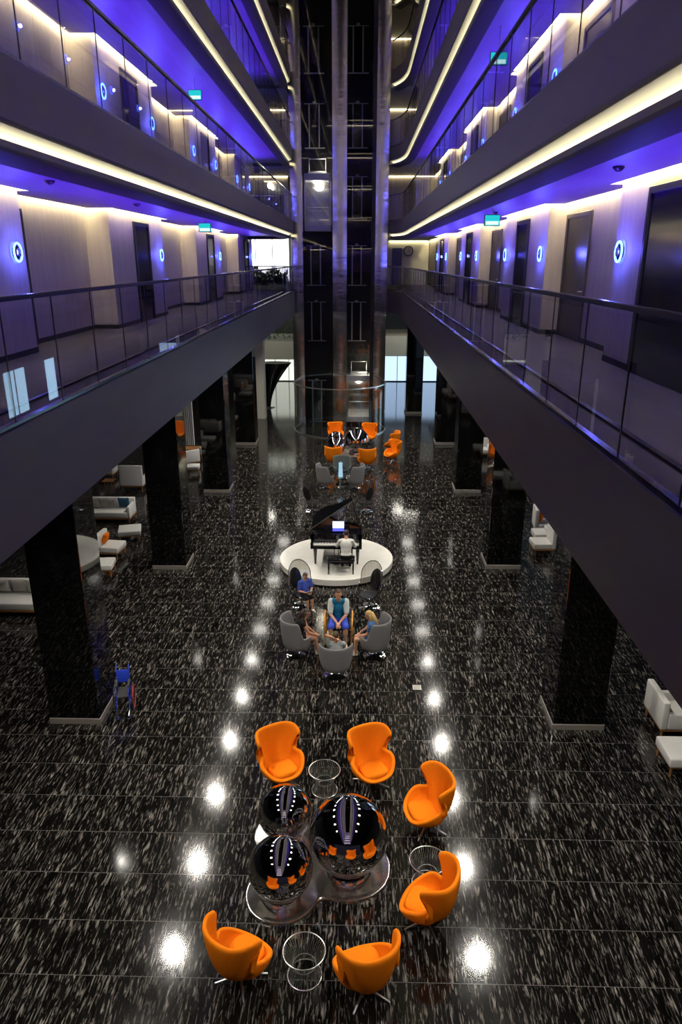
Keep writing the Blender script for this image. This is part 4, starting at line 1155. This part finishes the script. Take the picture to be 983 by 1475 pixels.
for x, y, l in ((1.43, 14.81, 'small grey floor box beyond the right orange chair in the open floor'), (-1.87, 12.14, 'small grey floor box beside the left orange chair behind the mirror balls')):
    t = thing('floor_box', l, 'floor socket', (x, y, 0))
    bm = newbm(); box(bm, -.10, .10, -.10, .10, 0, .008, .003, 1); fin(bm, 'frame', M['steel'], t, False)
    bm = newbm(); box(bm, -.085, .085, -.085, .085, .0081, .011); fin(bm, 'cover', M['cush'], t, False)
# ------------------------------------------------------------------ people
def seg_(bm, a, b, ra, rb, n=12):
    a, b = Vector(a), Vector(b)
    tube(bm, [a, a.lerp(b, .33), a.lerp(b, .66), b], [ra, ra*.7+rb*.35, ra*.3+rb*.72, rb], n)
    ball(bm, a, ra*.98, u=12, v=8); ball(bm, b, rb*.98, u=12, v=8)
def voxel(o, size, it=6):
    r = o.modifiers.new('r', 'REMESH'); r.mode = 'VOXEL'; r.voxel_size = size
    s = o.modifiers.new('s', 'SMOOTH'); s.factor = .5; s.iterations = it
    bake(o)
def ik(a, b, l1, l2, pole):
    a, b, pole = Vector(a), Vector(b), Vector(pole)
    d = b-a; L = min(d.length, (l1+l2)*.995); u = d.normalized(); b = a+u*L
    x = (l1*l1-l2*l2+L*L)/(2*L); h = math.sqrt(max(0, l1*l1-x*x))
    w = pole-a; w = (w-u*w.dot(u)).normalized()
    return a+u*x+w*h, b
def person(loc, rz, label, skin='skin', hair='hair_brown', long_hair=False, top=None, sleeve=None, sleeves=.5, bottom='cloth_black', legs=1.0, h=.46, lean=.0, knees=.12, ankles=.12, kneey=.42, ankley=.42, hands=None, poles=None, head=(0, 0), sc=1., shoes='white', topbody=None, footz=0.0):
    """a seated figure; local +Y is forward, +X its right"""
    t = thing('person', label, 'person', loc, rz); t.scale = (sc, sc, sc)
    P = Vector((0, -.03, h+.09)); CH = P+Vector((0, lean*.6-.02, .30)); NK = P+Vector((0, lean, .49)); 
    HC = NK+Vector((0, .03+lean*.35, .155))
    HM = Matrix.Translation(HC) @ Matrix.Rotation(math.radians(head[0]), 4, 'Z') @ Matrix.Rotation(math.radians(head[1]), 4, 'X')
    SH = {s: P+Vector((s*.185, lean*.95-.01, .435)) for s in (-1, 1)}
    HIP = {s: P+Vector((s*.09, .02, -.03)) for s in (-1, 1)}
    KN = {s: Vector((s*knees, kneey, h+.045)) for s in (-1, 1)}
    AN = {s: Vector((s*ankles, ankley, .085+footz)) for s in (-1, 1)}
    hands = hands or {-1: (-.12, .30, h+.12), 1: (.12, .30, h+.12)}
    poles = poles or {-1: (-.6, -.3, h), 1: (.6, -.3, h)}
    EL, HA = {}, {}
    for s in (-1, 1): EL[s], HA[s] = ik(SH[s], hands[s], .285, .255, poles[s])
    bm = newbm()
    def torso(bm, g=0.):
        ball(bm, P, 1, (.165+g, .125+g, .13+g)); ball(bm, P.lerp(CH, .5), 1, (.148+g, .112+g, .19+g)); ball(bm, CH, 1, (.168+g, .118+g, .19+g))
        tube(bm, [SH[-1]+Vector((.03, 0, 0)), SH[1]-Vector((.03, 0, 0))], .062+g, 12)
    torso(bm)
    seg_(bm, NK-Vector((0, .01, .03)), HC-Vector((0, .015, .07)), .062, .052)
    ball(bm, (0, -.008, .018), 1, (.074, .094, .098), mx=HM.to_3x3().to_4x4()) if False else None
    def hb(c, sc_, u=18, v=12):
        q = bmesh.ops.create_uvsphere(bm, u_segments=u, v_segments=v, radius=1)
        for w in q['verts']: w.co = HM @ Vector((c[0]+w.co.x*sc_[0], c[1]+w.co.y*sc_[1], c[2]+w.co.z*sc_[2]))
    hb((0, -.012, .025), (.074, .092, .092)); hb((0, .018, -.045), (.056, .066, .068)); hb((0, .058, -.088), (.028, .022, .02))
    hb((0, .090, -.018), (.012, .020, .020)); hb((0, .082, .0), (.009, .012, .028))
    for s in (-1, 1): hb((s*.076, -.01, -.012), (.012, .02, .032))
    for s in (-1, 1):
        seg_(bm, SH[s], EL[s], .052, .038); seg_(bm, EL[s], HA[s], .038, .026)
        seg_(bm, HIP[s], KN[s], .088, .058); seg_(bm, KN[s], AN[s], .056, .036)
        ball(bm, KN[s].lerp(AN[s], .3)+Vector((0, -.015, 0)), .05, (1, 1, 1.9), 12, 8)
        tube(bm, [AN[s]+Vector((0, -.05, -.05)), AN[s]+Vector((s*.01, .07, -.045)), AN[s]+Vector((s*.015, .16, -.06))], [.036, .042, .030], 12)
        # hand: palm, four unequal bent fingers and a thumb off its side
        d = (HA[s]-EL[s]).normalized(); side = d.cross(Vector((0, 0, 1)))
        if side.length < .1: side = Vector((1, 0, 0))
        side.normalize(); nrm = side.cross(d).normalized(); sd = side*s*-1
        c = HA[s]+d*.045
        mxh = Matrix((side, d, nrm)).transposed().to_4x4(); ball(bm, c, 1, (.040, .050, .018), 14, 10, mxh)
        for f, (o_, ln) in enumerate(((-.027, .068), (-.009, .078), (.009, .073), (.026, .056))):
            b0 = c+d*.035+side*o_; k1 = b0+d*ln*.5-nrm*.006; k2 = k1+d*ln*.32-nrm*.022; k3 = k2+d*ln*.12-nrm*.022
            tube(bm, [b0-d*.02, b0, k1, k2, k3], [.0095, .0098, .009, .0085, .007], 8)
        tb0 = c-d*.02+sd*.034; tube(bm, [tb0-sd*.012, tb0+sd*.012+d*.012, tb0+sd*.026+d*.042-nrm*.008, tb0+sd*.026+d*.066-nrm*.018], [.012, .012, .0105, .008], 8)
    o = fin(bm, 'body', M[skin], t, True, 0); voxel(o, .0085)
    for s in (-1, 1):
        bm = newbm()
        for cc, r in (((s*.030, .074, .004), .0105),):
            ball(bm, HM @ Vector(cc), r, u=10, v=8)
        fin(bm, 'eye', M['eye'], t)
    bm = newbm(); q = bmesh.ops.create_uvsphere(bm, u_segments=12, v_segments=8, radius=1)
    for w in q['verts']: w.co = HM @ Vector((w.co.x*.024, .076+w.co.y*.008, -.062+w.co.z*.007))
    fin(bm, 'mouth', M['lipcol'], t)
    # hair
    bm = newbm()
    q = bmesh.ops.create_uvsphere(bm, u_segments=28, v_segments=20, radius=1)
    kill = []
    for w in q['verts']:
        p = Vector((w.co.x*.083, -.017+w.co.y*.098, .03+w.co.z*.098)); p *= 1+.025*noise.noise(p*40)
        if (w.co.y > .25 and w.co.z < .48) or w.co.z < (-.85 if w.co.y < 0 else -.25): kill.append(w)
        w.co = HM @ p
    bmesh.ops.delete(bm, geom=kill, context='VERTS')
    if long_hair:
        b0 = HM @ Vector((0, -.07, .02)); b1 = HM @ Vector((0, -.10, -.12)); b2 = P+Vector((0, -.17+lean, .36))
        tube(bm, [b0, b1, b2], [.075, .085, .05], 14)
        for s in (-1, 1):
            tube(bm, [HM @ Vector((s*.07, -.01, .04)), HM @ Vector((s*.085, -.015, -.07)), HM @ Vector((s*.09, .01, -.19))], [.028, .032, .018], 10)
    o = fin(bm, 'hair', M[hair], t, True, 0)
    if not long_hair:
        sm = o.modifiers.new('s', 'SOLIDIFY'); sm.thickness = .012; sm.offset = -1; bake(o)
    # clothes
    if top:
        bm = newbm(); torso(bm, .014)
        o = None
        if sleeve is None or sleeve == top:
            for s in (-1, 1): arm_cloth(bm, SH[s], EL[s], HA[s], sleeves)
        tube(bm, [P+Vector((0, 0, -.09)), P+Vector((0, 0, .05))], [.165, .165], 16) if False else None
        o = fin(bm, 'shirt', M[top], t, True, 0); voxel(o, .012)
        if sleeve and sleeve != top:
            for s in (-1, 1):
                bm = newbm(); arm_cloth(bm, SH[s]-Vector((s*.015, 0, -.008)), EL[s], HA[s], sleeves, .008); o = fin(bm, 'sleeve', M[sleeve], t, True, 0); voxel(o, .010)
    if bottom:
        bm = newbm(); ball(bm, P+Vector((0, 0, -.02)), 1, (.185, .148, .125))
        for s in (-1, 1):
            if legs <= 1: 
                e = HIP[s].lerp(KN[s], legs); seg_(bm, HIP[s], e, .104, .104*(1-legs)+.080*legs)
            else:
                seg_(bm, HIP[s], KN[s], .104, .076); seg_(bm, KN[s], AN[s]+Vector((0, 0, .03)), .074, .058)
        o = fin(bm, 'trousers' if legs > 1 else 'shorts', M[bottom], t, True, 0); voxel(o, .012)
    for s in (-1, 1):
        bm = newbm(); tube(bm, [AN[s]+Vector((0, -.055, -.052)), AN[s]+Vector((s*.01, .07, -.05)), AN[s]+Vector((s*.015, .175, -.060))], [.030, .048, .024], 12)
        ball(bm, AN[s]+Vector((0, -.03, -.045)), .042, u=12, v=8)
        for v in bm.verts: v.co.z = max(v.co.z, footz+.004)
        o = fin(bm, 'shoe', M[shoes], t); voxel(o, .009, 3)
    return t
def arm_cloth(bm, sh, el, ha, k, g=.0):
    e = sh.lerp(el, min(1, k*2)); seg_(bm, sh, e, .066+g, .056+g)
    if k > .5: seg_(bm, el, el.lerp(ha, (k-.5)*2), .054+g, .042+g)

# the pianist, back to the camera
person((-.34, 20.88, .25), face(0, 1), 'person in a white shirt and dark trousers playing the grand piano, seen from behind', 'skin', 'hair_dark', False, 'shirt_white', None, .95, 'cloth_black', 2, .50, .10, .13, .12, .44, .46,
       {-1: (-.24, .44, .78), 1: (.20, .44, .78)}, None, (0, -18), shoes='cloth_black')
person((-.47, 17.09, 0), face(0, -1), 'person in a teal T-shirt with pale sleeves and blue shorts, hands together', 'skin', 'hair_brown', False, 'shirt_teal', 'sleeve', .42, 'shorts_blue', .95, .46, .10, .17, .16, .40, .36,
       {-1: (-.035, .34, .60), 1: (.035, .34, .60)}, {-1: (-.8, -.1, .5), 1: (.8, -.1, .5)}, (4, -14), 1.14)
person((-1.46, 16.27, 0), face(1, .12), 'person with dark hair in a black top leaning forward in the left grey chair', 'skin_tan', 'hair_dark', True, 'cloth_black', None, .10, 'cloth_black', .35, .455, .17, .08, .05, .43, .50,
       {-1: (.0, .42, .62), 1: (.10, .46, .60)}, None, (-35, -22), .97)
person((.40, 16.27, 0), face(-1, .05), 'person with long blond hair in a denim top in the right grey chair', 'skin', 'hair_blond', True, 'denim', None, .30, 'denim', .35, .455, .08, .08, .07, .43, .44,
       {-1: (-.08, .34, .60), 1: (.10, .34, .60)}, None, (20, -12), .95)
person((-.49, 15.35, 0), face(-.05, 1), 'person in a grey T-shirt seen from behind with one arm folded behind the head', 'skin_tan', 'hair_brown', False, 'cloth_grey', None, .36, 'cloth_grey', .9, .41, -.07, .14, .13, .42, .42,
       {-1: (.0, -.18, 1.12), 1: (.20, .30, .58)}, {-1: (-1.2, -.05, 1.3), 1: (.7, -.2, .5)}, (-20, -10), .95)
person((-1.50, 18.92, 0), face(.55, -.85), 'child in a blue T-shirt holding a glowing tablet in the left bubble chair', 'skin', 'hair_brown', False, 'shirt_blue', None, .40, 'cloth_black', .95, .43, .06, .09, .08, .36, .36,
       {-1: (-.10, .26, .66), 1: (.10, .26, .66)}, None, (0, -28), .86)
t = thing('tablet', 'glowing tablet held by the child in the left bubble chair', 'tablet', (-1.50, 18.92, 0), face(.55, -.85))
mx = Matrix.Translation((0, .29, .60)) @ Matrix.Rotation(math.radians(-55), 4, 'X')
bm = newbm(); box(bm, -.10, .10, -.006, .004, -.07, .07, .004, 1, mx); fin(bm, 'case', M['black'], t, False)
bm = newbm(); box(bm, -.092, .092, -.009, -.007, -.062, .062, 0, 1, mx); fin(bm, 'screen', M['screen'], t, False)

# ------------------------------------------------------------------ a little ambient from the open end of the hall
w = bpy.data.worlds.new('world'); S.world = w; w.use_nodes = True
w.node_tree.nodes['Background'].inputs[0].default_value = (.05, .045, .075, 1)
w.node_tree.nodes['Background'].inputs[1].default_value = .25
